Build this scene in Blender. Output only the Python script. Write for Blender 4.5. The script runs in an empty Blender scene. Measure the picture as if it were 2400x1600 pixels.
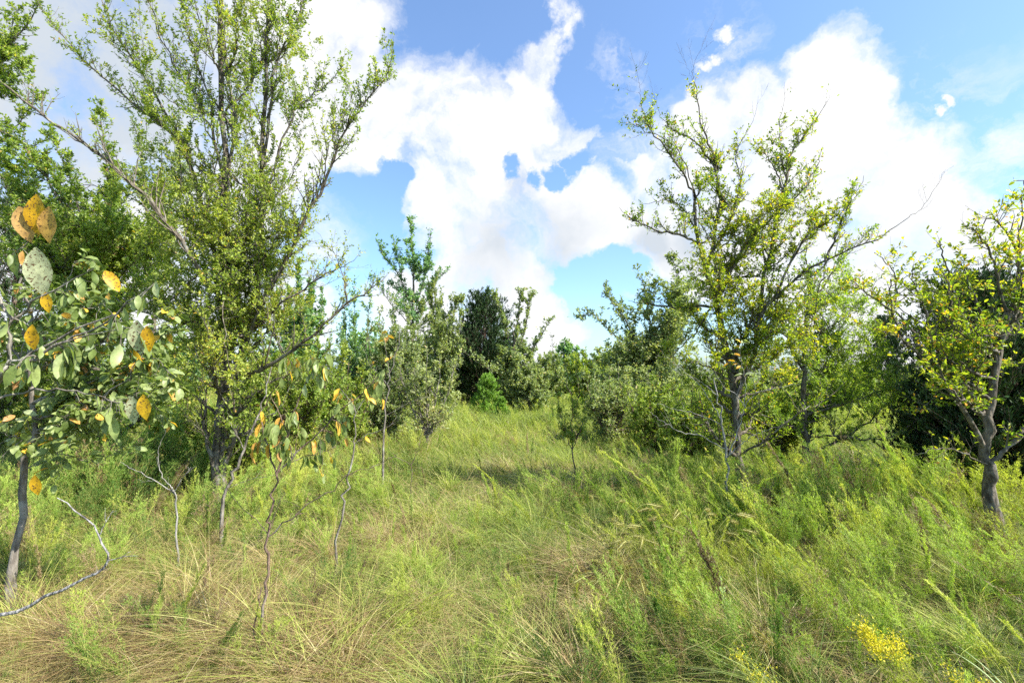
import bpy, math, random
import numpy as np

S = bpy.context.scene
rng = np.random.default_rng(7)
random.seed(7)

# ------------------------------------------------------------------ camera
VW, VH, F = 2352.0, 1568.0, 1111.0          # the photo as viewed, focal length in the same pixels
EYE = 1.6
PITCH = math.radians(3.3)
cam = bpy.data.cameras.new('camera')
cam.sensor_width = 36.0
cam.lens = 36.0 * F / VW
cam.clip_start = 0.05
cam.clip_end = 3000
camo = bpy.data.objects.new('camera', cam)
S.collection.objects.link(camo)
camo.location = (0, 0, EYE)
camo.rotation_euler = (math.pi / 2 + PITCH, 0, 0)
S.camera = camo


def at(px, py, D):
    x = (px - VW / 2) / F * D
    u = (VH / 2 - py) / F * D
    return np.array([x, D * math.cos(PITCH) - u * math.sin(PITCH), EYE + D * math.sin(PITCH) + u * math.cos(PITCH)])


# ------------------------------------------------------------------ light
SUN_EL, SUN_AZ = math.radians(46), math.radians(112)      # azimuth clockwise from the view direction
S.view_settings.view_transform = 'Standard'
S.view_settings.look = 'None'
S.view_settings.exposure = 1.38
S.view_settings.gamma = 1.0
sun = bpy.data.lights.new('sun', 'SUN')
sun.energy = 5.0
sun.angle = math.radians(0.53)
sun.color = (1.0, 0.955, 0.88)
suno = bpy.data.objects.new('sun', sun)
S.collection.objects.link(suno)
suno.rotation_euler = (math.pi / 2 - SUN_EL, 0, -SUN_AZ + math.pi)
# check: lamp shines along its -Z; direction to the sun:
TO_SUN = np.array([math.cos(SUN_EL) * math.sin(SUN_AZ), math.cos(SUN_EL) * math.cos(SUN_AZ), math.sin(SUN_EL)])
from mathutils import Vector
suno.rotation_euler = Vector(TO_SUN.tolist()).to_track_quat('Z', 'Y').to_euler()

world = bpy.data.worlds.new('World')
S.world = world
world.use_nodes = True
wt = world.node_tree
wn, wl = wt.nodes, wt.links
wn.clear()
SKY_STRENGTH = 0.088


def wnode(kind, **kw):
    n = wn.new(kind)
    for k, v in kw.items():
        setattr(n, k, v)
    return n


def wmath(op, a, b=None, c=None, clamp=False):
    n = wnode('ShaderNodeMath', operation=op, use_clamp=clamp)
    for i, v in enumerate((a, b, c)):
        if v is None:
            continue
        if isinstance(v, (int, float)):
            n.inputs[i].default_value = v
        else:
            wl.new(v, n.inputs[i])
    return n.outputs[0]


tc = wnode('ShaderNodeTexCoord')
sky = wnode('ShaderNodeTexSky', sky_type='NISHITA')
sky.sun_disc = False
sky.sun_elevation = SUN_EL
sky.sun_rotation = SUN_AZ
sky.air_density = 1.0
sky.dust_density = 1.2
sky.ozone_density = 1.6
# clouds: billows laid out by direction in the sky, their edges broken by noise
warp = wnode('ShaderNodeTexNoise')
warp.inputs['Scale'].default_value = 3.2
warp.inputs['Detail'].default_value = 9
warp.inputs['Roughness'].default_value = 0.62
wl.new(tc.outputs['Generated'], warp.inputs['Vector'])
sub = wnode('ShaderNodeVectorMath', operation='SUBTRACT')
wl.new(warp.outputs['Color'], sub.inputs[0])
sub.inputs[1].default_value = (0.5, 0.5, 0.5)
scl = wnode('ShaderNodeVectorMath', operation='SCALE')
wl.new(sub.outputs[0], scl.inputs[0])
scl.inputs['Scale'].default_value = 0.27
addv = wnode('ShaderNodeVectorMath', operation='ADD')
wl.new(tc.outputs['Generated'], addv.inputs[0])
wl.new(scl.outputs[0], addv.inputs[1])
DIR = addv.outputs[0]


def sky_dir(px, py):
    v = at(px, py, 1.0) - np.array([0, 0, EYE])
    return v / np.linalg.norm(v)


def billow(px, py, r):
    """distance of this sky direction from the billow's centre, in billow radii"""
    c = sky_dir(px, py)
    e = 0.5 * (np.linalg.norm(sky_dir(px + r, py) - c) + np.linalg.norm(sky_dir(px, py + r) - c))
    n = wnode('ShaderNodeVectorMath', operation='DISTANCE')
    wl.new(DIR, n.inputs[0])
    n.inputs[1].default_value = c.tolist()
    return n.outputs['Value'], float(e)


def field(blobs):
    out = None
    for px, py, r in blobs:
        d, e = billow(px, py, r)
        v = wmath('MULTIPLY_ADD', d, -1.0 / e, 1.0)
        out = v if out is None else wmath('MAXIMUM', out, v)
    return out


BILLOWS = [(60, 60, 420), (420, 250, 420), (760, 60, 200), (800, 300, 200), (930, 230, 150), (1040, 300, 150), (1150, 330, 130),
           (1240, 300, 120), (1225, 205, 80), (1255, 135, 75), (1290, 65, 66), (1270, 100, 60), (1320, 350, 90), (1010, 480, 130), (1150, 500, 150),
           (1280, 500, 140), (1400, 500, 130), (1180, 620, 120), (1060, 600, 90), (1190, 720, 120), (1030, 720, 150),
           (1540, 560, 130), (1500, 430, 140), (1560, 270, 80), (1620, 330, 170), (1700, 210, 115), (1760, 400, 240),
           (1850, 250, 190), (1950, 215, 150), (1990, 400, 210), (2080, 490, 170), (1640, 620, 140), (1830, 620, 200),
           (1650, 55, 32), (1610, 130, 30), (300, 620, 420), (700, 720, 130), (2230, 190, 30), (2190, 215, 26),
           (2150, 640, 220), (2360, 560, 140), (2000, 700, 260), (1450, 640, 60), (1250, 780, 90)]
HOLES = [(830, 470, 90), (880, 430, 60), (760, 560, 90), (1200, 390, 36), (1250, 402, 38), (1305, 394, 42), (1352, 370, 42), (1400, 330, 50), (1400, 440, 30), (1340, 665, 75),
         (1420, 640, 70), (820, 640, 60)]
pos = field(BILLOWS)
neg = field(HOLES)
holes = wmath('MAXIMUM', neg, 0.0)
shape = wmath('SUBTRACT', wmath('MINIMUM', pos, 0.45), wmath('MULTIPLY', holes, 1.5))
fine = wnode('ShaderNodeTexNoise')
fine.inputs['Scale'].default_value = 7.0
fine.inputs['Detail'].default_value = 10
fine.inputs['Roughness'].default_value = 0.6
wl.new(DIR, fine.inputs['Vector'])
shape = wmath('MULTIPLY_ADD', wmath('SUBTRACT', fine.outputs['Fac'], 0.5), 1.7, shape)
# thin wisps towards the low sky to the right
wispn = wnode('ShaderNodeTexNoise')
wispn.inputs['Scale'].default_value = 5.0
wispn.inputs['Detail'].default_value = 8
wispn.inputs['Roughness'].default_value = 0.65
mapw = wnode('ShaderNodeMapping')
mapw.inputs['Scale'].default_value = (1.0, 1.0, 2.2)
mapw.inputs['Rotation'].default_value = (0, 0.5, 0)
wl.new(DIR, mapw.inputs['Vector'])
wl.new(mapw.outputs[0], wispn.inputs['Vector'])
wreg = wmath('MAXIMUM', field([(2250, 420, 420), (2150, 250, 260), (2330, 560, 260), (1660, 90, 120), (1480, 300, 150), (1420, 180, 90), (700, 600, 200)]), 0.0)
wisp = wmath('MULTIPLY', wmath('MULTIPLY', wmath('SUBTRACT', wispn.outputs['Fac'], 0.43, clamp=True), 5.0), wmath('MULTIPLY', wreg, 1.5, clamp=True), clamp=True)
mr = wnode('ShaderNodeMapRange', interpolation_type='SMOOTHSTEP')
wl.new(shape, mr.inputs['Value'])
mr.inputs['From Min'].default_value = -0.12
mr.inputs['From Max'].default_value = 0.52
cover = wmath('MAXIMUM', mr.outputs[0], wmath('MAXIMUM', wmath('MULTIPLY', wisp, 0.75), 0.04))
# grey where the cloud is thick and seen from below
gr = wnode('ShaderNodeTexNoise')
gr.inputs['Scale'].default_value = 4.5
gr.inputs['Detail'].default_value = 7
wl.new(DIR, gr.inputs['Vector'])
greyreg = wmath('MAXIMUM', field([(100, 60, 560), (300, 160, 330)]), 0.0)
greyb = wmath('MAXIMUM', field([(1120, 560, 130), (1300, 560, 120), (1640, 560, 100), (1500, 560, 90), (1210, 420, 60)]), 0.0)
greyf = wmath('ADD', wmath('MULTIPLY', greyreg, 1.35), wmath('MULTIPLY', greyb, 0.9))
greyf = wmath('ADD', greyf, wmath('MULTIPLY', wmath('SUBTRACT', gr.outputs['Fac'], 0.46, clamp=True), 2.0), clamp=True)
cmix = wnode('ShaderNodeMix', data_type='RGBA')
wl.new(greyf, cmix.inputs['Factor'])
CL = 0.435 / SKY_STRENGTH
cmix.inputs[6].default_value = (CL, CL * 1.0, CL * 1.01, 1)
cmix.inputs[7].default_value = (CL * 0.62, CL * 0.68, CL * 0.75, 1)
tint = wnode('ShaderNodeMix', data_type='RGBA', blend_type='MULTIPLY')
tint.inputs['Factor'].default_value = 1.0
wl.new(sky.outputs[0], tint.inputs[6])
tint.inputs[7].default_value = (0.93, 1.16, 1.36, 1)
smix = wnode('ShaderNodeMix', data_type='RGBA')
wl.new(cover, smix.inputs['Factor'])
wl.new(tint.outputs[2], smix.inputs[6])
wl.new(cmix.outputs[2], smix.inputs[7])
bg = wnode('ShaderNodeBackground')
bg.inputs['Strength'].default_value = SKY_STRENGTH
wl.new(smix.outputs[2], bg.inputs['Color'])
wo = wnode('ShaderNodeOutputWorld')
wl.new(bg.outputs[0], wo.inputs['Surface'])
world.cycles.sampling_method = 'MANUAL'
world.cycles.sample_map_resolution = 512

S.cycles.max_bounces = 7
S.cycles.diffuse_bounces = 4
S.cycles.transmission_bounces = 4
S.cycles.use_denoising = False
S.cycles.use_adaptive_sampling = True
S.cycles.adaptive_threshold = 0.02

# ------------------------------------------------------------------ noise and terrain
_lat = rng.random((64, 64))


def vnoise(x, y, s, k=0):
    x = np.asarray(x, float) * s + 17.3 * k + 100
    y = np.asarray(y, float) * s + 9.1 * k + 100
    xi, yi = np.floor(x).astype(int), np.floor(y).astype(int)
    fx, fy = x - xi, y - yi
    fx, fy = fx * fx * (3 - 2 * fx), fy * fy * (3 - 2 * fy)
    g = lambda a, b: _lat[a % 64, b % 64]
    return (g(xi, yi) * (1 - fx) + g(xi + 1, yi) * fx) * (1 - fy) + (g(xi, yi + 1) * (1 - fx) + g(xi + 1, yi + 1) * fx) * fy


def fbm(x, y, s, k=0):
    return (vnoise(x, y, s, k) * 0.55 + vnoise(x, y, s * 2.1, k + 1) * 0.3 + vnoise(x, y, s * 4.3, k + 2) * 0.15)


def hgt(x, y):
    x, y = np.asarray(x, float), np.asarray(y, float)
    return 0.22 * (fbm(x, y, 0.22, 3) - 0.5) + 0.10 * (fbm(x, y, 1.1, 5) - 0.5)


# ------------------------------------------------------------------ materials
def ramp_mat(name, stops, translucent=0.4, rough=0.5, spec=0.35, noise=0.0, bump=0.0, spots=None, scale=40.0, gain=1.62):
    """colour from the per-leaf attribute 'tint' through a ramp; thin leaves also let light through"""
    m = bpy.data.materials.new(name)
    m.use_nodes = True
    t = m.node_tree
    n, l = t.nodes, t.links
    n.clear()
    out = n.new('ShaderNodeOutputMaterial')
    a = n.new('ShaderNodeAttribute')
    a.attribute_name = 'tint'
    r = n.new('ShaderNodeValToRGB')
    while len(r.color_ramp.elements) < len(stops):
        r.color_ramp.elements.new(0.5)
    for e, (p, c) in zip(r.color_ramp.elements, stops):
        e.position = p
        e.color = (*[min(v * gain, 0.85) for v in c], 1)
    l.new(a.outputs['Fac'], r.inputs[0])
    col = r.outputs[0]
    if noise or spots:
        nz = n.new('ShaderNodeTexNoise')
        g = n.new('ShaderNodeNewGeometry')
        l.new(g.outputs['Position'], nz.inputs['Vector'])
        nz.inputs['Scale'].default_value = scale
        nz.inputs['Detail'].default_value = 4
    if noise:
        mr_ = n.new('ShaderNodeMapRange')
        l.new(nz.outputs['Fac'], mr_.inputs['Value'])
        mr_.inputs['From Min'].default_value = 0.3
        mr_.inputs['From Max'].default_value = 0.7
        mr_.inputs['To Min'].default_value = 1 - noise
        mr_.inputs['To Max'].default_value = 1 + noise
        mm = n.new('ShaderNodeMix')
        mm.data_type = 'RGBA'
        mm.blend_type = 'MULTIPLY'
        mm.inputs['Factor'].default_value = 1
        l.new(col, mm.inputs[6])
        l.new(mr_.outputs[0], mm.inputs[7])
        col = mm.outputs[2]
    if spots:
        thr, sc = spots
        ms = n.new('ShaderNodeMapRange')
        nz2 = n.new('ShaderNodeTexNoise')
        g2 = n.new('ShaderNodeNewGeometry')
        l.new(g2.outputs['Position'], nz2.inputs['Vector'])
        nz2.inputs['Scale'].default_value = sc
        nz2.inputs['Detail'].default_value = 3
        l.new(nz2.outputs['Fac'], ms.inputs['Value'])
        ms.inputs['From Min'].default_value = thr
        ms.inputs['From Max'].default_value = thr + 0.05
        mm = n.new('ShaderNodeMix')
        mm.data_type = 'RGBA'
        l.new(ms.outputs[0], mm.inputs['Factor'])
        l.new(col, mm.inputs[6])
        mm.inputs[7].default_value = (0.10, 0.055, 0.025, 1)
        col = mm.outputs[2]
    p = n.new('ShaderNodeBsdfPrincipled')
    l.new(col, p.inputs['Base Color'])
    p.inputs['Roughness'].default_value = rough
    p.inputs['Specular IOR Level'].default_value = spec
    if translucent:
        tr = n.new('ShaderNodeBsdfTranslucent')
        hs = n.new('ShaderNodeMix')
        hs.data_type = 'RGBA'
        hs.blend_type = 'MULTIPLY'
        hs.inputs['Factor'].default_value = 1
        l.new(col, hs.inputs[6])
        hs.inputs[7].default_value = (1.45, 1.55, 0.6, 1)
        l.new(hs.outputs[2], tr.inputs['Color'])
        mx = n.new('ShaderNodeMixShader')
        mx.inputs[0].default_value = translucent
        l.new(p.outputs[0], mx.inputs[1])
        l.new(tr.outputs[0], mx.inputs[2])
        l.new(mx.outputs[0], out.inputs[0])
    else:
        l.new(p.outputs[0], out.inputs[0])
    return m


def bark_mat(name, c1, c2, scale=30, lichen=(0.33, 0.34, 0.30), lf=0.35):
    m = bpy.data.materials.new(name)
    m.use_nodes = True
    t = m.node_tree
    n, l = t.nodes, t.links
    p = n['Principled BSDF']
    g = n.new('ShaderNodeNewGeometry')
    mp = n.new('ShaderNodeMapping')
    mp.inputs['Scale'].default_value = (1, 1, 0.3)
    l.new(g.outputs['Position'], mp.inputs['Vector'])
    nz = n.new('ShaderNodeTexNoise')
    nz.inputs['Scale'].default_value = scale
    nz.inputs['Detail'].default_value = 6
    l.new(mp.outputs[0], nz.inputs['Vector'])
    r = n.new('ShaderNodeValToRGB')
    r.color_ramp.elements[0].position = 0.35
    r.color_ramp.elements[0].color = (*c1, 1)
    r.color_ramp.elements[1].position = 0.65
    r.color_ramp.elements[1].color = (*c2, 1)
    l.new(nz.outputs['Fac'], r.inputs[0])
    n2 = n.new('ShaderNodeTexNoise')
    n2.inputs['Scale'].default_value = 9
    n2.inputs['Detail'].default_value = 5
    l.new(g.outputs['Position'], n2.inputs['Vector'])
    mr_ = n.new('ShaderNodeMapRange')
    mr_.inputs['From Min'].default_value = 0.55
    mr_.inputs['From Max'].default_value = 0.68
    mr_.inputs['To Max'].default_value = lf
    l.new(n2.outputs['Fac'], mr_.inputs['Value'])
    mx = n.new('ShaderNodeMix')
    mx.data_type = 'RGBA'
    l.new(mr_.outputs[0], mx.inputs['Factor'])
    l.new(r.outputs[0], mx.inputs[6])
    mx.inputs[7].default_value = (*lichen, 1)
    l.new(mx.outputs[2], p.inputs['Base Color'])
    p.inputs['Roughness'].default_value = 0.85
    p.inputs['Specular IOR Level'].default_value = 0.2
    b = n.new('ShaderNodeBump')
    b.inputs['Strength'].default_value = 1.0
    b.inputs['Distance'].default_value = 0.025
    l.new(nz.outputs['Fac'], b.inputs['Height'])
    l.new(b.outputs[0], p.inputs['Normal'])
    return m


M = {}
M['bark'] = bark_mat('rough_bark', (0.045, 0.036, 0.025), (0.19, 0.16, 0.12))
M['bark_grey'] = bark_mat('grey_bark', (0.09, 0.075, 0.06), (0.25, 0.22, 0.18), lf=0.4)
M['bark_brown'] = bark_mat('brown_bark', (0.07, 0.045, 0.032), (0.19, 0.13, 0.095))
M['bark_dead'] = bark_mat('bare_wood', (0.10, 0.09, 0.085), (0.36, 0.34, 0.32), scale=60, lf=0.5)
M['bark_pale'] = bark_mat('pale_bare_wood', (0.14, 0.13, 0.115), (0.32, 0.30, 0.27), lf=0.3)
# foliage ramps (tint 0..1: darker green, mid, yellow green, yellow, brown)
M['elm'] = ramp_mat('elm_leaf', [(0, (0.050, 0.095, 0.014)), (0.35, (0.125, 0.175, 0.026)), (0.75, (0.225, 0.25, 0.048)), (0.93, (0.25, 0.24, 0.03)), (0.97, (0.42, 0.29, 0.03)), (1, (0.20, 0.10, 0.04))], 0.45)
M['elm_pale'] = ramp_mat('pale_elm_leaf', [(0, (0.06, 0.10, 0.018)), (0.4, (0.12, 0.17, 0.03)), (0.8, (0.21, 0.24, 0.045)), (0.95, (0.34, 0.29, 0.05)), (1, (0.22, 0.13, 0.06))], 0.42)
M['elm_gold'] = ramp_mat('golden_elm_leaf', [(0, (0.045, 0.085, 0.012)), (0.3, (0.10, 0.15, 0.015)), (0.62, (0.21, 0.23, 0.02)), (0.85, (0.38, 0.30, 0.02)), (0.95, (0.5, 0.28, 0.025)), (1, (0.28, 0.12, 0.04))], 0.5)
M['grey_leaf'] = ramp_mat('grey_green_leaf', [(0, (0.055, 0.08, 0.035)), (0.5, (0.11, 0.135, 0.055)), (0.85, (0.18, 0.19, 0.075)), (1, (0.20, 0.14, 0.07))], 0.38, gain=2.2)
M['blue_leaf'] = ramp_mat('blue_green_leaf', [(0, (0.035, 0.075, 0.04)), (0.5, (0.07, 0.12, 0.055)), (0.9, (0.13, 0.17, 0.06)), (1, (0.2, 0.17, 0.06))], 0.40, gain=2.6)
M['fine_leaf'] = ramp_mat('fine_pale_leaf', [(0, (0.08, 0.13, 0.02)), (0.5, (0.15, 0.21, 0.03)), (1, (0.27, 0.29, 0.045))], 0.5)
M['juniper'] = ramp_mat('juniper_leaf', [(0, (0.018, 0.045, 0.014)), (0.5, (0.04, 0.085, 0.022)), (1, (0.09, 0.15, 0.035))], 0.08, rough=0.65, gain=0.85)
M['juniper_bright'] = ramp_mat('young_juniper_leaf', [(0, (0.05, 0.10, 0.018)), (0.5, (0.10, 0.17, 0.025)), (1, (0.18, 0.27, 0.045))], 0.3, rough=0.6, gain=1.9)
M['persimmon'] = ramp_mat('broad_leaf', [(0, (0.04, 0.065, 0.018)), (0.35, (0.09, 0.12, 0.03)), (0.6, (0.16, 0.19, 0.065)), (0.80, (0.26, 0.28, 0.16)), (0.88, (0.34, 0.28, 0.05)), (0.95, (0.44, 0.26, 0.03)), (1, (0.24, 0.12, 0.05))], 0.38, rough=0.45, spec=0.35, spots=(0.66, 230), noise=0.3, scale=60)
M['mottled_leaf'] = ramp_mat('mottled_grey_leaf', [(0, (0.30, 0.32, 0.17)), (1, (0.40, 0.40, 0.26))], 0.3, rough=0.5, spots=(0.56, 170), gain=1.0, noise=0.35, scale=70)
M['persimmon_yellow'] = ramp_mat('yellow_spotted_leaf', [(0, (0.58, 0.31, 0.012)), (0.6, (0.60, 0.36, 0.02)), (0.85, (0.42, 0.24, 0.10)), (1, (0.45, 0.30, 0.20))], 0.4, rough=0.5, spots=(0.58, 190), gain=0.9, noise=0.35, scale=55)
M['grass'] = ramp_mat('grass_blade', [(0, (0.07, 0.105, 0.022)), (0.5, (0.17, 0.20, 0.04)), (0.85, (0.25, 0.27, 0.06)), (1, (0.34, 0.29, 0.12))], 0.42, rough=0.5)
M['straw'] = ramp_mat('dry_grass_blade', [(0, (0.09, 0.05, 0.032)), (0.3, (0.23, 0.145, 0.075)), (0.6, (0.36, 0.27, 0.12)), (0.8, (0.30, 0.31, 0.08)), (1, (0.52, 0.42, 0.24))], 0.3, rough=0.5, gain=1.0)
M['weed'] = ramp_mat('feathery_weed_leaf', [(0, (0.06, 0.095, 0.020)), (0.4, (0.155, 0.19, 0.030)), (0.75, (0.265, 0.285, 0.048)), (1, (0.30, 0.32, 0.065))], 0.38, rough=0.55, spec=0.2)
M['weed_green'] = ramp_mat('green_weed_leaf', [(0, (0.04, 0.08, 0.018)), (0.4, (0.095, 0.15, 0.028)), (0.75, (0.175, 0.235, 0.040)), (1, (0.25, 0.30, 0.06))], 0.38, rough=0.55, spec=0.2)
M['weed_dead'] = ramp_mat('withered_weed_leaf', [(0, (0.09, 0.055, 0.03)), (1, (0.30, 0.22, 0.11))], 0.2, gain=1.0)
M['weed_pale'] = ramp_mat('pale_weed_leaf', [(0, (0.15, 0.20, 0.09)), (1, (0.30, 0.36, 0.18))], 0.4)
M['flower'] = ramp_mat('yellow_flower', [(0, (0.40, 0.36, 0.03)), (1, (0.68, 0.56, 0.05))], 0.4, gain=1.0)
M['stem'] = ramp_mat('weed_stem', [(0, (0.12, 0.10, 0.03)), (1, (0.25, 0.22, 0.06))], 0.0)

gm = bpy.data.materials.new('soil_and_thatch')
gm.use_nodes = True
t = gm.node_tree
n, l = t.nodes, t.links
p = n['Principled BSDF']
g = n.new('ShaderNodeNewGeometry')
nz = n.new('ShaderNodeTexNoise')
nz.inputs['Scale'].default_value = 1.3
nz.inputs['Detail'].default_value = 10
nz.inputs['Roughness'].default_value = 0.7
l.new(g.outputs['Position'], nz.inputs['Vector'])
r = n.new('ShaderNodeValToRGB')
cr = r.color_ramp
cr.elements[0].position = 0.3
cr.elements[0].color = (0.035, 0.03, 0.016, 1)
cr.elements[1].position = 0.7
cr.elements[1].color = (0.12, 0.15, 0.04, 1)
e = cr.elements.new(0.5)
e.color = (0.07, 0.09, 0.025, 1)
l.new(nz.outputs['Fac'], r.inputs[0])
l.new(r.outputs[0], p.inputs['Base Color'])
p.inputs['Roughness'].default_value = 0.95
b = n.new('ShaderNodeBump')
b.inputs['Distance'].default_value = 0.04
l.new(nz.outputs['Fac'], b.inputs['Height'])
l.new(b.outputs[0], p.inputs['Normal'])
M['ground'] = gm


LEAFY, TWIGGY = 1.35, 1.5      # how thick the crowns are


# ------------------------------------------------------------------ mesh building
class Geo:
    def __init__(self):
        self.v, self.f, self.t, self.n = [], [], [], 0

    def add(self, v, f, tint=0.5):
        """v (n,3), f (m,4) indices (a triangle repeats nothing: use quads only), tint scalar or (m,)"""
        self.v.append(np.asarray(v, np.float32))
        self.f.append(np.asarray(f, np.int64) + self.n)
        self.t.append(np.broadcast_to(np.asarray(tint, np.float32), (len(f),)).copy())
        self.n += len(v)

    def mesh(self, name, mats, origin=(0, 0, 0), smooth=False):
        me = bpy.data.meshes.new(name)
        v = np.concatenate(self.v) - np.asarray(origin, np.float32)
        f = np.concatenate(self.f).astype(np.int32)
        tt = np.concatenate(self.t)
        me.vertices.add(len(v))
        me.vertices.foreach_set('co', v.astype(np.float32).ravel())
        me.loops.add(f.size)
        me.loops.foreach_set('vertex_index', f.ravel())
        me.polygons.add(len(f))
        me.polygons.foreach_set('loop_start', np.arange(0, f.size, 4, dtype=np.int32))
        me.polygons.foreach_set('loop_total', np.full(len(f), 4, np.int32))
        if smooth:
            me.polygons.foreach_set('use_smooth', np.ones(len(f), bool))
        a = me.attributes.new('tint', 'FLOAT', 'FACE')
        a.data.foreach_set('value', tt)
        me.update(calc_edges=True)
        for m in (mats if isinstance(mats, (list, tuple)) else [mats]):
            me.materials.append(m)
        return me

    def build(self, name, mat, parent=None, origin=(0, 0, 0), smooth=False):
        me = self.mesh(name, mat, origin, smooth)
        o = bpy.data.objects.new(name, me)
        S.collection.objects.link(o)
        if parent is not None:
            o.parent = parent
        else:
            o.location = origin
        return o


def tag(o, label=None, cat=None, group=None, kind=None):
    for k, v in (('label', label), ('category', cat), ('group', group), ('kind', kind)):
        if v:
            o[k] = v
    return o


def empty(name, loc):
    o = bpy.data.objects.new(name, None)
    o.empty_display_size = 0.2
    o.location = [float(c) for c in loc]
    S.collection.objects.link(o)
    return o


def unit(a):
    return a / np.maximum(np.linalg.norm(a, axis=-1, keepdims=True), 1e-9)


def rand_unit(n):
    return unit(rng.normal(size=(n, 3)))


def tubes(geo, P, R, sides=4, tint=0.5):
    """P (B,N,3) centre lines, R (B,N) radii: open tubes with a pinched tip"""
    P = np.asarray(P, float)
    R = np.asarray(R, float)
    B, N, _ = P.shape
    if B == 0:
        return
    T = np.empty_like(P)
    T[:, 1:-1] = P[:, 2:] - P[:, :-2]
    T[:, 0] = P[:, 1] - P[:, 0]
    T[:, -1] = P[:, -1] - P[:, -2]
    T = unit(T)
    ref = np.where(np.abs(T[:, :1, 2:3]) > 0.9, np.array([1.0, 0.15, 0.1]), np.array([0.1, 0.2, 1.0]))
    U = unit(np.cross(T, np.broadcast_to(ref, T.shape)))
    V = np.cross(T, U)
    a = np.arange(sides) * 2 * math.pi / sides
    ring = P[:, :, None, :] + R[:, :, None, None] * (np.cos(a)[None, None, :, None] * U[:, :, None, :] + np.sin(a)[None, None, :, None] * V[:, :, None, :])
    v = ring.reshape(-1, 3)
    b = np.arange(B)[:, None, None] * N * sides
    i = np.arange(N - 1)[None, :, None] * sides
    k = np.arange(sides)[None, None, :]
    k2 = (k + 1) % sides
    f = np.stack(np.broadcast_arrays(b + i + k, b + i + k2, b + i + sides + k2, b + i + sides + k), -1).reshape(-1, 4)
    tt = np.broadcast_to(np.asarray(tint, float), (B,))
    geo.add(v, f, np.repeat(tt, (N - 1) * sides))


def smooth_line(pts, n=14, wob=0.0):
    """Catmull-Rom through the given 3D points (with optional knobbly wobble)"""
    pts = np.asarray(pts, float)
    m = len(pts)
    if m == 2:
        out = pts[0] + (pts[1] - pts[0]) * np.linspace(0, 1, n)[:, None]
    else:
        ext = np.vstack([2 * pts[0] - pts[1], pts, 2 * pts[-1] - pts[-2]])
        tt = np.linspace(0, m - 1 - 1e-6, n)
        i = tt.astype(int)
        u = (tt - i)[:, None]
        p0, p1, p2, p3 = ext[i], ext[i + 1], ext[i + 2], ext[i + 3]
        out = 0.5 * (2 * p1 + (p2 - p0) * u + (2 * p0 - 5 * p1 + 4 * p2 - p3) * u ** 2 + (3 * p1 - p0 - 3 * p2 + p3) * u ** 3)
    if wob:
        L = np.linalg.norm(pts[-1] - pts[0])
        w = rng.normal(size=out.shape) * wob * min(L, 1.5)
        w[0] = 0
        out = out + w
    return out


def sample_lines(P, R, n, lo=0.1, hi=1.0, power=1.0, weights=None):
    """n random places on the lines P (B,N,3): position, tangent, radius, t, line index"""
    B, N, _ = P.shape
    L = np.linalg.norm(np.diff(P, axis=1), axis=2).sum(1)
    w = L if weights is None else L * weights
    bi = rng.choice(B, n, p=w / w.sum())
    t_ = lo + (hi - lo) * rng.random(n) ** power
    s = t_ * (N - 1)
    i = np.minimum(s.astype(int), N - 2)
    u = (s - i)[:, None]
    p_ = P[bi, i] * (1 - u) + P[bi, i + 1] * u
    d = unit(P[bi, i + 1] - P[bi, i])
    r_ = R[bi, i] * (1 - u[:, 0]) + R[bi, i + 1] * u[:, 0]
    return p_, d, r_, t_, bi


def sprout(P, R, n, length, ang=0.9, up=0.35, npts=5, lo=0.12, hi=1.0, rfac=0.5, rmax=0.012, droop=0.0, taper=0.6, wob=0.06):
    """n side shoots off the lines P; shoots bend upward and get shorter towards the tip"""
    p_, d, r_, t_, bi = sample_lines(P, R, n, lo, hi)
    q = rand_unit(n)
    q = unit(q - (q * d).sum(1, keepdims=True) * d)
    di = unit(d * math.cos(ang) + q * math.sin(ang) + np.array([0, 0, up]) * 0.6)
    ln = length * (0.35 + 0.9 * rng.random(n)) * (1 - taper * t_)
    out = np.empty((n, npts, 3))
    out[:, 0] = p_
    cur = di
    for k in range(1, npts):
        cur = unit(cur + np.array([0, 0, up * 0.35 - droop]) + rng.normal(size=(n, 3)) * wob * 2.5)
        out[:, k] = out[:, k - 1] + cur * (ln / (npts - 1))[:, None]
    r0 = np.minimum(r_ * rfac, rmax)
    rr = r0[:, None] * np.linspace(1, 0.25, npts)[None]
    return out, np.maximum(rr, 0.0007)


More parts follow.
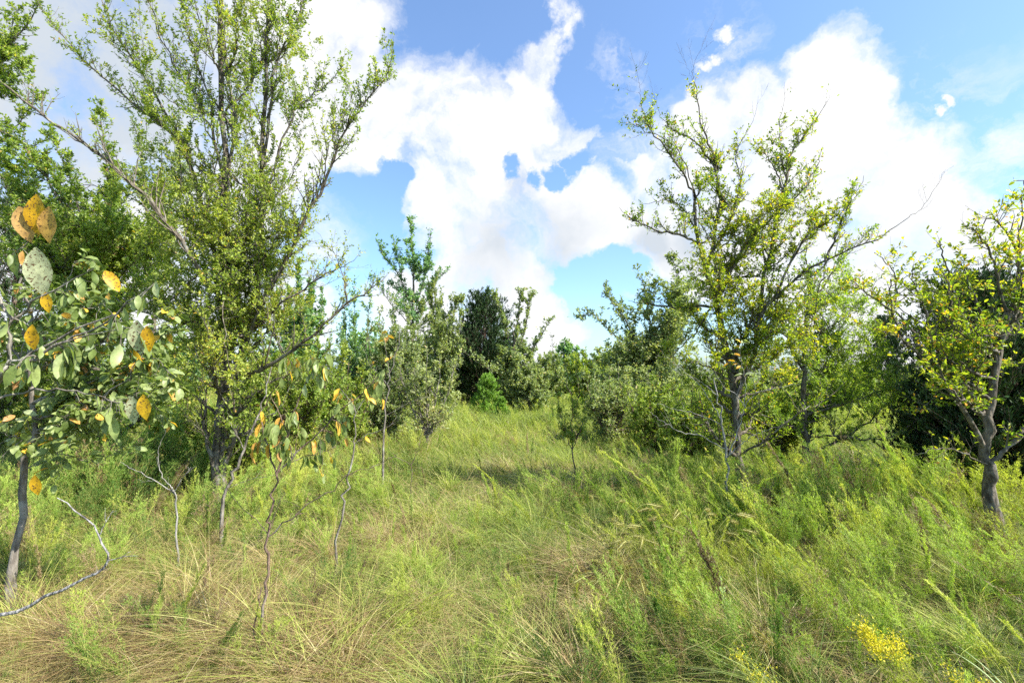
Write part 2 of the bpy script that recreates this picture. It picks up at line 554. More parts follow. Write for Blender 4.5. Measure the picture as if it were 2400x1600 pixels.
def leaf_faces(geo, p_, d, size, width=0.5, tint=0.5, normal=None, curl=0.15, fine=False):
    """leaves from base p along d: a pointed blade folded along its midrib"""
    n_ = len(p_)
    if n_ == 0:
        return
    size = np.broadcast_to(np.asarray(size, float), (n_,))[:, None]
    nn = rand_unit(n_) * 0.9 + np.array([0, 0, 1.0]) if normal is None else normal
    sd = unit(np.cross(d, nn))
    up_ = np.cross(sd, d)
    w = size * width * 0.5
    tt = np.broadcast_to(np.asarray(tint, float), (n_,))
    if not fine:
        a = p_
        b_ = p_ + d * size * 0.45 + sd * w + up_ * size * curl
        c = p_ + d * size
        e_ = p_ + d * size * 0.45 - sd * w + up_ * size * curl
        # six corners, folded along the midrib into two quads
        m1 = p_ + d * size * 0.5
        b2 = p_ + d * size * 0.72 + sd * w * 0.72 + up_ * size * curl * 0.7
        e2 = p_ + d * size * 0.72 - sd * w * 0.72 + up_ * size * curl * 0.7
        b1 = p_ + d * size * 0.28 + sd * w * 0.9 + up_ * size * curl
        e1 = p_ + d * size * 0.28 - sd * w * 0.9 + up_ * size * curl
        v = np.stack([a, b1, b2, c, e2, e1], 1).reshape(-1, 3)
        k = np.arange(n_)[:, None] * 6
        f = np.concatenate([k + np.array([[0, 1, 2, 3]]), k + np.array([[0, 3, 4, 5]])])
        geo.add(v, f, np.concatenate([tt, tt]))
    else:
        # a curved blade, three columns by six rows
        rows = np.linspace(0, 1, 7)
        prof = np.array([0.08, 0.70, 0.97, 1.0, 0.88, 0.58, 0.04])
        bend = curl * 2.4
        vs = []
        for s_, pr in zip(rows, prof):
            c = p_ + d * size * (s_ - 0.12 * bend * s_ * s_) - up_ * size * bend * 0.5 * s_ * s_
            fold = up_ * w * pr * 0.32
            wav = up_ * size * 0.03 * math.sin(9 * s_)
            vs += [c - sd * w * pr + fold + wav, c, c + sd * w * pr + fold - wav]
        v = np.stack(vs, 1).reshape(-1, 3)
        base = np.arange(n_)[:, None] * 21
        quads = []
        for r_ in range(6):
            for cc in range(2):
                o = r_ * 3 + cc
                quads.append([o, o + 1, o + 4, o + 3])
        f = (base[:, None, :] + np.array(quads)[None]).reshape(-1, 4)
        geo.add(v, f, np.repeat(tt, 12))


def leaves_on(geo, P, R, n, size, width=0.5, tint=(0.1, 0.8), spread=0.9, up=0.15, droop=0.0, fine=False, lo=0.05, yellow=0.02, curl=0.15, clump_k=0, hi=1.0):
    if n <= 0:
        return
    p_, d, r_, t_, bi = sample_lines(P, R, n, lo, hi, 1.0, rng.gamma(1.3, 1.0, len(P)) + 0.02)
    q = rand_unit(n)
    q = unit(q - (q * d).sum(1, keepdims=True) * d)
    dd = unit(d * 0.55 + q * spread + np.array([0, 0, up - droop]))
    sz = size * (0.6 + 0.7 * rng.random(n))
    cl = 0.65 * vnoise(p_[:, 0] + p_[:, 1] * 0.7, p_[:, 2], 2.6, clump_k) + 0.35 * vnoise(p_[:, 0] - p_[:, 1], p_[:, 2], 0.7, clump_k + 3)
    tn = tint[0] + (tint[1] - tint[0]) * np.clip(0.6 * cl + 0.55 * rng.random(n) - 0.08, 0, 1)
    yy = rng.random(n) < yellow
    tn = np.where(yy, 0.93 + 0.07 * rng.random(n), tn)
    leaf_faces(geo, p_ + q * (r_[:, None] + 0.003), dd, sz, width, tn, curl=curl, fine=fine)


def px_line(pts, D, base=None):
    """pts: (px, py) or (px, py, extra depth)"""
    out = []
    for q in pts:
        out.append(at(q[0], q[1], D + (q[2] if len(q) > 2 else 0)))
    return out


def radii(r0, r1, n, power=1.0):
    return r1 + (r0 - r1) * (1 - np.linspace(0, 1, n)) ** power


def tree(name, label, cat, D, trunk, limbs, leaf='elm', bark='bark', leaf_size=0.045, leaf_width=0.5, dens=1.0, sec=10, sec_len=0.32, twig=5,
         twig_len=0.13, leaves=40, auto=None, tint=(0.1, 0.85), yellow=0.02, up=0.35, droop=0.0, fine=False, group=None, merge=False, ang=0.9,
         bare=(), curl=0.15, leaf_up=0.15, base_drop=0.05, sp_hi=1.0, trunk_r=(0.06, 0.02), lo=0.15, spread=0.9, extra=None, clump=0, rmax=0.012, leaf_hi=1.0):
    """trunk: pixel line (first point at the ground); limbs: (pixel line, r0, r1[, leafiness]); auto: (n, [(cx, cy, rx, ry, rz)]) more limbs
    grown from the trunk to places inside the crown's ellipsoids"""
    tp = px_line(trunk, D)
    g0 = tp[0].copy()
    g0[2] = float(hgt(g0[0], g0[1]))
    # bring the first point down to the ground below it
    tp = [g0 + np.array([0, 0, -base_drop])] + (tp[1:] if len(tp) > 2 else tp[1:])
    o = empty(name, g0)
    tag(o, label, cat, group)
    NP = 20
    tl = smooth_line(tp, NP, 0.009)
    tr_ = radii(trunk_r[0], trunk_r[1], NP, 1.2)
    tr_[0] *= 1.6
    tr_[1] *= 1.15
    tr_ *= 1 + 0.10 * rng.normal(size=NP).clip(-1, 1)
    w = Geo()
    tubes(w, tl[None], tr_[None], 10)
    w.build('trunk', M[bark], o, g0, smooth=True)
    LP, LR, LD = [], [], []
    for lb in limbs:
        pl = px_line(lb[0], D)
        # the limb's foot sits on the nearest point of the trunk or an earlier limb
        cand = [(tl, tr_)] + list(zip(LP, LR))
        best = min(((np.linalg.norm(c_ - pl[0], axis=1).min(), c_[np.linalg.norm(c_ - pl[0], axis=1).argmin()]) for c_, _ in cand), key=lambda z: z[0])
        pl[0] = best[1]
        LP.append(smooth_line(pl, NP, 0.008))
        LR.append(radii(lb[1], lb[2], NP, 1.0))
        LD.append(lb[3] if len(lb) > 3 else 1.0)
    n_exp = len(LP)
    if auto:
        na, ell = auto
        na = int(na * 1.5)
        vol = np.array([e_[2] * e_[3] for e_ in ell], float)
        for _ in range(na):
            e_ = ell[rng.choice(len(ell), p=vol / vol.sum())]
            q = rand_unit(1)[0] * (0.55 + 0.45 * rng.random())
            target = at(e_[0] + q[0] * e_[2], e_[1] + q[2] * e_[3], D + q[1] * (e_[4] if len(e_) > 4 else e_[2] / F * D))
            # start low enough on the wood to reach it going upward
            lines = [(tl, tr_)] + [(p1, q1) for p1, q1 in zip(LP[:n_exp], LR[:n_exp]) if q1[0] > 0.0045 or tr_[0] < 0.03]
            c_, cr_ = lines[rng.integers(len(lines))] if rng.random() < 0.6 else lines[0]
            dist = np.linalg.norm(c_ - target, axis=1)
            below = c_[:, 2] < target[2] - 0.25 * dist
            k = np.where(below, dist, dist + 3)
            k[0:2] += 5
            i = int(np.clip(k.argmin() - rng.integers(0, 3), 1, NP - 2))
            s_ = c_[i]
            mid = s_ * 0.5 + target * 0.5 + np.array([0, 0, -0.08]) * np.linalg.norm(target - s_) + rng.normal(size=3) * 0.05
            LP.append(smooth_line([s_, mid, target], NP, 0.012))
            LR.append(radii(min(cr_[i] * 0.55, 0.02 + 0.002 * D), 0.002, NP))
            LD.append(1.0)
    crown = Geo()
    wood_all = Geo()
    leaves = leaves * (LEAFY if not fine else 1.35)
    for i, (P_, R_, d_) in enumerate(zip(LP, LR, LD)):
        g_ = wood_all if (merge or i >= n_exp) else Geo()
        tubes(g_, P_[None], R_[None], 6 if R_[0] > 0.012 else 5)
        L = np.linalg.norm(np.diff(P_, axis=0), axis=1).sum()
        dd_ = d_ * dens
        ns = max(2, int(sec * TWIGGY * L * (0.4 + 0.6 * min(dd_, 1))))
        sp, sr = sprout(P_[None], R_[None], ns, sec_len, ang, up, 5, lo, sp_hi, 0.55, rmax, droop)
        tubes(g_, sp, sr, 4)
        nt = int(ns * twig)
        tw = None
        if nt:
            tw, twr = sprout(sp, sr, nt, twig_len, 0.8, up * 0.8, 4, 0.15, 1.0, 0.6, 0.003, droop)
            tubes(g_, tw, twr, 3)
        if leaves and dd_ > 0:
            allL = sec_len * 0.55 * ns
            n1 = int(leaves * allL * dd_)
            kw = dict(size=leaf_size, width=leaf_width, tint=tint, yellow=yellow, fine=fine, curl=curl, up=leaf_up, droop=droop * 3, spread=spread, clump_k=clump, hi=leaf_hi)
            leaves_on(crown, sp, sr, n1, lo=0.1, **kw)
            if tw is not None:
                leaves_on(crown, tw, twr, int(leaves * 1.2 * twig_len * 0.6 * nt * dd_), lo=0.1, **kw)
            leaves_on(crown, P_[None], R_[None], int(leaves * 0.5 * L * dd_), lo=0.25, **kw)
        if g_ is not wood_all:
            g_.build('limb', M[bark], o, g0, smooth=True)
    if wood_all.v:
        wood_all.build('branchwork', M[bark], o, g0, smooth=True)
    if extra:
        extra(o, g0, crown)
    if crown.v:
        crown.build('crown', M[leaf], o, g0)
    return o


def juniper(name, label, cat, px, D, top, half, leaf='juniper', n=500, per=46, size=0.055, group=None, lean=0.0, low=0.12, bark='bark_brown', foot=None):
    """a cedar: ascending branches round a straight trunk, feathery sprays thickening to a ragged cone"""
    a_ = at(px, 850, D)
    g0 = np.array([a_[0], a_[1], float(hgt(a_[0], a_[1]))])
    H = float(at(px, top, D)[2]) - g0[2]
    Rm = half / F * D
    o = empty(name, g0)
    tag(o, label, cat, group)
    tl = smooth_line([g0 + [0, 0, -0.05], g0 + [0.02 * H, 0, H * 0.5], g0 + [lean * H, 0, H * 0.97]], 16, 0.004)
    w = Geo()
    tubes(w, tl[None], radii(0.022 * H, 0.004, 16)[None], 8)
    w.build('trunk', M[bark], o, g0, smooth=True)
    h = low + (0.97 - low) * rng.random(n) ** 0.85
    az = rng.random(n) * 2 * math.pi
    prof = np.clip((1 - h) ** 0.72, 0, 1) * np.clip((h - low * 0.5) / 0.12, 0.45, 1)
    lobes = 0.72 + 0.5 * vnoise(az * 1.6, h * 5, 1.0, int(px) % 50)
    ln = Rm * prof * lobes * (0.65 + 0.45 * rng.random(n)) + 0.05 * H * 0.5
    s_ = np.stack([np.interp(h, np.linspace(0, 1, 16), tl[:, k]) for k in range(3)], 1)
    out = np.stack([np.cos(az), np.sin(az), np.zeros(n)], 1)
    rise = 0.35 + 0.9 * h[:, None]
    P = np.empty((n, 5, 3))
    for k in range(5):
        u = k / 4
        P[:, k] = s_ + out * ln[:, None] * u + np.array([0, 0, 1]) * ln[:, None] * rise * (0.35 * u + 0.65 * u * u)
    P[:, 1:] += rng.normal(size=(n, 4, 3)) * 0.02 * Rm
    R = np.maximum(0.006 * H * 0.4 * np.linspace(1, 0.15, 5)[None] * (ln / max(Rm, 0.01))[:, None], 0.0012)
    g_ = Geo()
    tubes(g_, P, R, 4)
    sp, sr = sprout(P, R, n * 5, 0.34 * Rm ** 0.5 * 0.6, 0.6, 0.5, 4, 0.3, 1.0, 0.6, 0.004)
    tubes(g_, sp, sr, 3)
    g_.build('branchwork', M[bark], o, g0, smooth=True)
    c = Geo()
    leaves_on(c, sp, sr, n * per, size, 0.26, (0.0, 1.0), 0.55, up=0.35, lo=0.05, yellow=0, curl=0.1)
    leaves_on(c, P, R, n * per // 3, size, 0.26, (0.0, 0.9), 0.55, up=0.35, lo=0.35, yellow=0, curl=0.1)
    c.build('crown', M[leaf], o, g0)
    return o


# ------------------------------------------------------------------ ground
def axis(near, step, far):
    a = list(np.arange(-near, near + 1e-6, step))
    s_, x = step, near
    while x < far:
        s_ *= 1.35
        x += s_
        a.append(x)
        a.insert(0, -x)
    return np.array(a)


gx = axis(14, 0.25, 900)
gy = axis(16, 0.25, 900) + 12
X, Y = np.meshgrid(gx, gy)
nx, ny = len(gx), len(gy)
gv = np.stack([X.ravel(), Y.ravel(), hgt(X, Y).ravel()], 1)
ii = np.arange(nx * ny).reshape(ny, nx)
gf = np.stack([ii[:-1, :-1].ravel(), ii[:-1, 1:].ravel(), ii[1:, 1:].ravel(), ii[1:, :-1].ravel()], 1)
g_ = Geo()
g_.add(gv, gf)
tag(g_.build('ground', M['ground'], smooth=True), kind='structure')


def gpx(px, py, z=0.0):
    """the ground point under a pixel of the photo, z above the soil"""
    v = at(px, py, 1.0) - np.array([0, 0, EYE])
    k = (z - EYE) / v[2]
    return v[0] * k, v[1] * k


def spots(x, y, lst):
    out = np.zeros_like(x)
    for px, py, rr, wgt in lst:
        cx, cy = gpx(px, py, 0.2)
        out += wgt * np.exp(-((x - cx) ** 2 + ((y - cy) * 0.8) ** 2) / rr ** 2)
    return out


DRY = [(150, 1500, 0.8, .75), (350, 1420, 0.6, .8), (520, 1400, 0.5, .55), (640, 1500, 0.45, 0.6), (760, 1480, 0.45, 0.5), (640, 1330, 0.4, 0.5),
       (1340, 1340, 0.25, 0.8), (1420, 1300, 0.25, 0.6), (1170, 1050, 0.8, 0.6), (1300, 1090, 0.6, 0.5), (900, 1220, 0.4, 0.4), (1080, 1320, 0.3, 0.4),
       (1820, 1470, 0.25, 0.5), (1000, 1150, 0.6, 0.25), (60, 1350, 0.5, 0.5), (850, 1550, 0.4, 0.6), (300, 960, 1.2, 0.6)]


def dryness(x, y):
    return np.clip(spots(x, y, DRY) * 0.75 + 1.0 * (fbm(x, y, 1.6, 11) - 0.56), 0, 1)


def scatter(d0, d1, per, margin=0.5):
    """random ground places between depths d0 and d1, a little wider than the view"""
    w = lambda d: 1.09 * d + margin
    area = (w(d0) + w(d1)) * (d1 - d0)
    n_ = int(area * per)
    y = d0 + (d1 - d0) * rng.random(int(n_ * 1.0))
    # linear width: accept
    u = rng.random(n_)
    y = np.sqrt(d0 ** 2 + (d1 ** 2 - d0 ** 2) * u)
    x = (rng.random(n_) * 2 - 1) * w(y)
    return x, y


def blades(geo, x, y, h, az, lean, curve, width, nseg, tint, z0=0.0):
    n_ = len(x)
    if n_ == 0:
        return
    h = np.broadcast_to(h, (n_,))[:, None]
    lean = np.broadcast_to(lean, (n_,))[:, None]
    curve = np.broadcast_to(curve, (n_,))[:, None]
    b = np.stack([x, y, hgt(x, y) + z0 - 0.01], 1)
    dh = np.stack([np.cos(az), np.sin(az), np.zeros(n_)], 1)
    sd = np.stack([-np.sin(az + rng.normal(size=n_) * 0.7), np.cos(az + rng.normal(size=n_) * 0.7), rng.normal(size=n_) * 0.2], 1)
    wob = rng.normal(size=(n_, 3)) * 0.05
    vs = []
    for k in range(nseg + 1):
        u = k / nseg
        p_ = b + dh * h * (lean * u + curve * u * u) + np.array([0, 0, 1]) * h * (u - 0.38 * curve * u * u * u - 0.15 * lean * u) + wob * h * u * u
        w_ = (np.broadcast_to(width, (n_,)) * (1 - u ** 1.6) + 0.0003)[:, None] * 0.5
        vs += [p_ - sd * w_, p_ + sd * w_]
    v = np.stack(vs, 1).reshape(-1, 3)
    k = np.arange(n_)[:, None, None] * (2 * (nseg + 1))
    i = np.arange(nseg)[None, :, None] * 2
    f = (k + i + np.array([[[0, 1, 3, 2]]])).reshape(-1, 4)
    geo.add(v, f, np.repeat(np.broadcast_to(tint, (n_,)), nseg))


CAMGAP = 1.2
grass = Geo()
straw = Geo()
# green blades, finer and denser near the camera
for d0, d1, per, h_, w_, ns in ((0.9, 2.2, 1100, 0.24, 0.004, 3), (2.2, 4.2, 1700, 0.16, 0.0032, 4), (4.2, 7, 1000, 0.22, 0.0042, 3), (7, 12, 560, 0.32, 0.006, 3), (12, 22, 260, 0.5, 0.012, 2), (22, 45, 60, 0.55, 0.03, 2)):
    x, y = scatter(d0, d1, per)
    dr = dryness(x, y)
    keep = rng.random(len(x)) > dr * 0.8
    x, y, dr = x[keep], y[keep], dr[keep]
    n_ = len(x)
    flow = 2.6 + 2.4 * (vnoise(x, y, 0.9, 20) - 0.5)
    az = flow + rng.normal(size=n_) * 1.8
    tl_ = np.clip(-0.08 + 0.55 * fbm(x, y, 0.7, 23) + 0.4 * rng.random(n_) + 0.4 * dr, 0, 1)
    hh = h_ * (0.45 + 0.8 * rng.random(n_)) * (0.75 + 0.5 * vnoise(x, y, 0.8, 31))
    blades(grass, x, y, hh, az, 0.15 + 0.5 * rng.random(n_), 0.2 + 0.8 * rng.random(n_), w_ * (0.6 + 0.8 * rng.random(n_)), ns, tl_)
# dry blades: matted below everything and standing in the dry places
for d0, d1, per, h_, w_, ns in ((0.9, 2.2, 1100, 0.22, 0.003, 3), (2.2, 4.6, 4600, 0.19, 0.0028, 3), (4.6, 8, 1500, 0.26, 0.004, 3), (8, 14, 420, 0.42, 0.007, 2), (14, 28, 80, 0.5, 0.014, 2)):
    x, y = scatter(d0, d1, per)
    dr = dryness(x, y)
    keep = rng.random(len(x)) < 0.10 + 0.95 * dr
    x, y, dr = x[keep], y[keep], dr[keep]
    n_ = len(x)
    left = x < -0.1 * y
    flow = np.where(left, 3.55 + 1.6 * (vnoise(x, y, 1.1, 42) - 0.5), 2.4 + 3.0 * (vnoise(x, y, 1.3, 40) - 0.5))
    az = flow + rng.normal(size=n_) * np.where(rng.random(n_) < 0.72, 2.4, 0.5)
    tl_ = np.clip(0.65 * rng.random(n_) + 0.5 * fbm(x, y, 1.2, 44) + 0.12 * (dr > 0.5), 0, 1)
    hh = h_ * (0.4 + 0.9 * rng.random(n_)) * np.where(left & (rng.random(n_) < 0.5), 1.7, 1.0)
    blades(straw, x, y, hh, az, 0.4 + 0.9 * rng.random(n_) * (0.6 + 0.6 * dr), 0.5 + 1.1 * rng.random(n_), w_ * (0.6 + 0.7 * rng.random(n_)), ns, tl_, 0.03)
# tussocks: many blades from one crown, arching out and over
tx, ty = scatter(2.25, 8, 2.4)
keep = rng.random(len(tx)) < 0.55 + 0.5 * dryness(tx, ty)
tx, ty = list(tx[keep]), list(ty[keep])
hand = [(420, 1400), (330, 1440), (560, 1430), (700, 1500), (640, 1290), (250, 1500), (480, 1500), (800, 1540), (140, 1440), (1360, 1330), (1420, 1310), (1800, 1480)]
for q in hand:
    for _ in range(2):
        a_, b_ = gpx(q[0] + rng.normal() * 15, q[1] + rng.normal() * 12, 0.1)
        tx.append(a_)
        ty.append(b_)
for i, (cx, cy) in enumerate(zip(tx, ty)):
    nb = int(170 if cy < 4.5 else 90)
    dry = rng.random() < 0.10 + 0.8 * float(dryness(np.array([cx]), np.array([cy]))[0]) or i >= len(tx) - 2 * len(hand)
    base = 3.4 + rng.normal() * 0.5 if cx < -0.1 * cy else 2.6 + rng.normal() * 0.8
    az = base + rng.normal(size=nb) * 1.5
    L = (0.34 + 0.22 * rng.random()) * (0.5 + 0.6 * rng.random(nb))
    r_ = 0.07 * rng.random(nb) ** 0.5
    pa = rng.random(nb) * 6.3
    blades(straw if dry else grass, cx + r_ * np.cos(pa), cy + r_ * np.sin(pa), L, az, 0.25 + 0.5 * rng.random(nb), 0.6 + 0.8 * rng.random(nb), (0.0034 if cy < 4.5 else 0.005) * (0.6 + 0.7 * rng.random(nb)), 5,
           np.clip((0.25 + 0.5 * rng.random()) + 0.3 * rng.normal(size=nb) * 0.8, 0, 1), 0.03)
tag(grass.build('grass', M['grass']), 'yellow-green meadow grass covering the clearing between the trees', 'grass', kind='stuff')
tag(straw.build('dry_grass', M['straw']), 'tan matted dry grass lying among the green growth', 'dry grass', kind='stuff')


# feathery weeds --------------------------------------------------------------
def weed_proto(kind, lod):
    """one plant about 1 m high at the origin: (leaf Geo, stem Geo)"""
    lf, st = Geo(), Geo()
    size = (0.024, 0.034, 0.055)[lod]
    dens_ = (1.0, 0.42, 0.17)[lod]
    stems = {'bush': 4, 'spire': 1, 'plume': 1, 'fern': 3}[kind]
    for s_ in range(stems):
        q = rng.normal(size=3) * (0.16 if stems > 1 else 0.05)
        top = np.array([q[0], q[1], 0.85 + 0.2 * rng.random()]) * (1 - 0.12 * s_)
        c = smooth_line([np.array([q[0] * 0.05, q[1] * 0.05, 0]), top * np.array([0.3, 0.3, 0.5]), top * np.array([1.2, 1.2, 1])], 9, 0.006)
        P = c[None]
        R = radii(0.0042, 0.0010, 9)[None]
        tubes(st, P, R, 4, 0.4)
        if kind == 'plume':
            n_, ln, an, up_ = 42, 0.10, 0.75, 0.5
        elif kind == 'spire':
            n_, ln, an, up_ = 34, 0.26, 0.7, 0.7
        elif kind == 'fern':
            n_, ln, an, up_ = 18, 0.26, 0.9, 0.2
        else:
            n_, ln, an, up_ = 16, 0.34, 0.7, 0.6
        sp, sr = sprout(P, R, n_, ln, an, up_, 5, 0.15, 1.0, 0.6, 0.0016, taper=0.62, wob=0.03)
        if lod < 2:
            tubes(st, sp, sr, 3, 0.7)
        t1, r1_ = sprout(sp, sr, n_ * 2, ln * 0.42, 0.6, up_, 4, 0.2, 1.0, 0.7, 0.001, wob=0.03)
        kw = dict(size=size, width=0.17, tint=(0.0, 1.0), yellow=0.0, up=0.5, spread=0.75, curl=0.05)
        nl = int((2000 if kind != 'plume' else 1300) * dens_ / stems)
        diamonds(lf, sp, sr, int(nl * 0.45), size)
        diamonds(lf, t1, r1_, int(nl * 0.45), size)
        diamonds(lf, P, R, int(nl * 0.14), size * 1.3)
    return lf, st


def diamonds(geo, P, R, n_, size, w=0.21, tint=(0.0, 0.95), lo=0.05):
    p_, d, r_, t_, bi = sample_lines(P, R, n_, lo, 1.0)
    q = rand_unit(n_)
    q = unit(q - (q * d).sum(1, keepdims=True) * d)
    dd = unit(d * 0.7 + q * 0.75 + np.array([0, 0, 0.3]))
    sz = (size * (0.6 + 0.8 * rng.random(n_)))[:, None]
    sd = unit(np.cross(dd, rand_unit(n_)))
    v = np.stack([p_, p_ + dd * sz * 0.45 + sd * sz * w * 0.5, p_ + dd * sz, p_ + dd * sz * 0.45 - sd * sz * w * 0.5], 1).reshape(-1, 3)
    f = np.arange(n_ * 4).reshape(-1, 4)
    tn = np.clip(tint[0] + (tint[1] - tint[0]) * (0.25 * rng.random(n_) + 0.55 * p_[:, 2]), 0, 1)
    geo.add(v, f, tn)


def flat(g):
    return np.concatenate(g.v).astype(np.float64), np.concatenate(g.f), np.concatenate(g.t)


PROTO = {(k, l_): [tuple(map(flat, weed_proto(k, l_))) for _ in range(3 if l_ == 0 else 2)] for k in ('bush', 'spire', 'plume', 'fern') for l_ in (0, 1, 2)}


def place(geo, arr, x, y, s_, rz, lean_az, lean, dt=0.0):
    """copies of one prototype's arrays at many places, each leaning its own way"""
    v, f, t_ = arr
    n_ = len(x)
    c, s2 = np.cos(rz)[:, None], np.sin(rz)[:, None]
    vx = v[None, :, 0] * c - v[None, :, 1] * s2
    vy = v[None, :, 0] * s2 + v[None, :, 1] * c
    vz = np.broadcast_to(v[None, :, 2], vx.shape)
    k = lean[:, None] * (0.55 * vz + 0.6 * np.maximum(vz, 0) ** 2)
    vx2 = vx + k * np.cos(lean_az)[:, None]
    vy2 = vy + k * np.sin(lean_az)[:, None]
    vz2 = vz * (1 - 0.22 * lean[:, None] ** 2) - 0.10 * k * lean[:, None]
    s3 = s_[:, None]
    out = np.stack([x[:, None] + vx2 * s3, y[:, None] + vy2 * s3, hgt(x, y)[:, None] - 0.01 + vz2 * s3], -1)
    ff = (f[None] + (np.arange(n_) * len(v))[:, None, None]).reshape(-1, 4)
    tt = np.clip(t_[None] + np.broadcast_to(dt, (n_,))[:, None], 0, 1).ravel()
    geo.add(out.reshape(-1, 3), ff, tt)


WEEDY = [(2100, 1400, 1.6, 0.7), (1700, 1400, 1.0, 0.5), (1150, 1500, 0.5, 0.4), (350, 1130, 0.9, 0.7), (1900, 1200, 1.5, 0.6), (100, 1080, 1.0, 0.5), (1500, 1000, 2.5, 0.2)]
TALL = [(120, 1090, 1.1, .8), (350, 1120, 1.0, .8), (480, 1180, 0.5, .5), (1900, 1180, 1.0, .3), (1730, 1180, .7, .25)]
DEEP_GREEN_SHADED = [(350, 1130, 1.0, 1.0), (80, 1080, 1.2, 1.0), (560, 1250, 0.4, 0.6), (1290, 1530, 0.3, 0.8), (1150, 1480, 0.3, 0.7), (2300, 1430, 0.5, 0.6)]  # patches of deeper green weeds, with the tall elm's shade darkened into their tint
weedleaf, weedstem, weedgreen, weeddead = Geo(), Geo(), Geo(), Geo()
for d0, d1, per, lod, hb in ((1.35, 2.3, 30, 0, 0.27), (2.3, 4.8, 50, 0, 0.37), (4.8, 6.5, 36, 0, 0.48), (6.5, 12, 28, 1, 0.42), (12, 28, 7, 2, 0.7)):
    x, y = scatter(d0, d1, per, 0.3)
    pr = 0.95 + spots(x, y, WEEDY) - 0.62 * dryness(x, y) + 3.2 * (fbm(x, y, 1.1, 50) - 0.5)
    keep = rng.random(len(x)) < pr
    x, y = x[keep], y[keep]
    n_ = len(x)
    rgt = np.clip((x / y - 0.05) * 1.2, 0, 0.3) * (y < 7)
    s_ = hb * (0.42 + 0.85 * rng.random(n_) ** 1.4) * (0.8 + 0.45 * vnoise(x, y, 0.7, 61)) * (1 + rgt) * (1 + 0.75 * np.clip(spots(x, y, TALL), 0, 1))
    laz = 2.7 + 2.6 * (vnoise(x, y, 0.5, 62) - 0.5) + rng.normal(size=n_) * 0.9
    le = 0.05 + 0.6 * rng.random(n_) ** 1.3
    rz = rng.random(n_) * 6.3
    s_ *= np.where(np.abs(x / y - 0.02) < 0.2, 0.82, 1.0)
    kinds = rng.choice(4, n_, p=[0.42, 0.18, 0.06, 0.34])
    dt = 0.16 + 1.2 * (fbm(x, y, 0.8, 66) - 0.5) + 0.2 * rng.normal(size=n_) - 0.45 * np.clip(spots(x, y, DEEP_GREEN_SHADED), 0, 1)
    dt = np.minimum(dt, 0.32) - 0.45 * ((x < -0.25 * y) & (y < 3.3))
    hue = fbm(x, y, 0.8, 70) * 1.1 - 0.05 + 0.35 * (rng.random(n_) - 0.5) + 0.5 * np.clip(spots(x, y, DEEP_GREEN_SHADED), 0, 1)
    kt = np.where(hue > 0.5, 1, 0)
    kt = np.where(rng.random(n_) < 0.09 + 0.22 * dryness(x, y), 2, kt)
    for ki, k in enumerate(('bush', 'spire', 'plume', 'fern')):
        pl = PROTO[(k, lod)]
        for j, (la, sa) in enumerate(pl):
            m_ = (kinds == ki) & ((np.arange(n_) % len(pl)) == j)
            if m_.any():
                place(weedstem, sa, x[m_], y[m_], s_[m_], rz[m_], laz[m_], le[m_], 0)
            for kk, gg in enumerate((weedleaf, weedgreen, weeddead)):
                mk = m_ & (kt == kk)
                if mk.any():
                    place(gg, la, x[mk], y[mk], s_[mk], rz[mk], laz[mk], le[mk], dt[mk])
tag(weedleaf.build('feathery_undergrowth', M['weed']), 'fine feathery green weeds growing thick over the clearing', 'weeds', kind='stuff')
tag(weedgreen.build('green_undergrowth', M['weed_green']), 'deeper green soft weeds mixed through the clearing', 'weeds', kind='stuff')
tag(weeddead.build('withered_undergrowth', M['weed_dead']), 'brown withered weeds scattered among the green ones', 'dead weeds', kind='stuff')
tag(weedstem.build('weed_stems_undergrowth', M['stem']), 'thin greenish-brown stems inside the feathery weeds', 'weed stems', kind='stuff')


# single plants one can point at ------------------------------------------------
def weed(kind, px, py, top, label, lean_az=2.8, lean=0.3, dt=0.15, mat='weed', group=None, name='feathery_weed', flowers=0, fz=0.86):
    """a plant whose foot stands at pixel (px, py) and whose tip reaches about pixel row top"""
    x, y = gpx(px, py, 0.02)
    z0 = float(hgt(x, y))
    ztip = float(at(px, top, y)[2])
    s_ = max(0.15, (ztip - z0)) / (1.0 - 0.25 * lean)
    o = empty(name, (x, y, z0))
    tag(o, label, 'weed', group)
    la, sa = PROTO[(kind, 0)][rng.integers(3)]
    X_, Y_ = np.array([x]), np.array([y])
    rz = rng.random(1) * 6.3
    for arr, nm, mt, d_ in ((sa, 'stem', 'stem', 0), (la, 'foliage', mat, dt)):
        g_ = Geo()
        place(g_, arr, X_, Y_, np.array([s_]), rz, np.array([lean_az]), np.array([lean]), d_)
        g_.build(nm, M[mt], o, (x, y, z0))
    if flowers:
        g_ = Geo()
        v = np.concatenate([np.asarray(q) for q in [la[0]]])
        g2 = Geo()
        place(g2, la, X_, Y_, np.array([s_]), rz, np.array([lean_az]), np.array([lean]), 0)
        vv = g2.v[0]
        hi_ = vv[vv[:, 2] > z0 + s_ * fz * 0.82]
        pick = hi_[rng.integers(len(hi_), size=flowers)] + rng.normal(size=(flowers, 3)) * 0.02
        leaf_faces(g_, pick, unit(rand_unit(flowers) + np.array([0, 0, 1.0])), 0.0095 * (0.7 + 0.6 * rng.random(flowers)), 0.8, rng.random(flowers), curl=0.2)
        g_.build('flower_cluster', M['flower'], o, (x, y, z0))
    return o


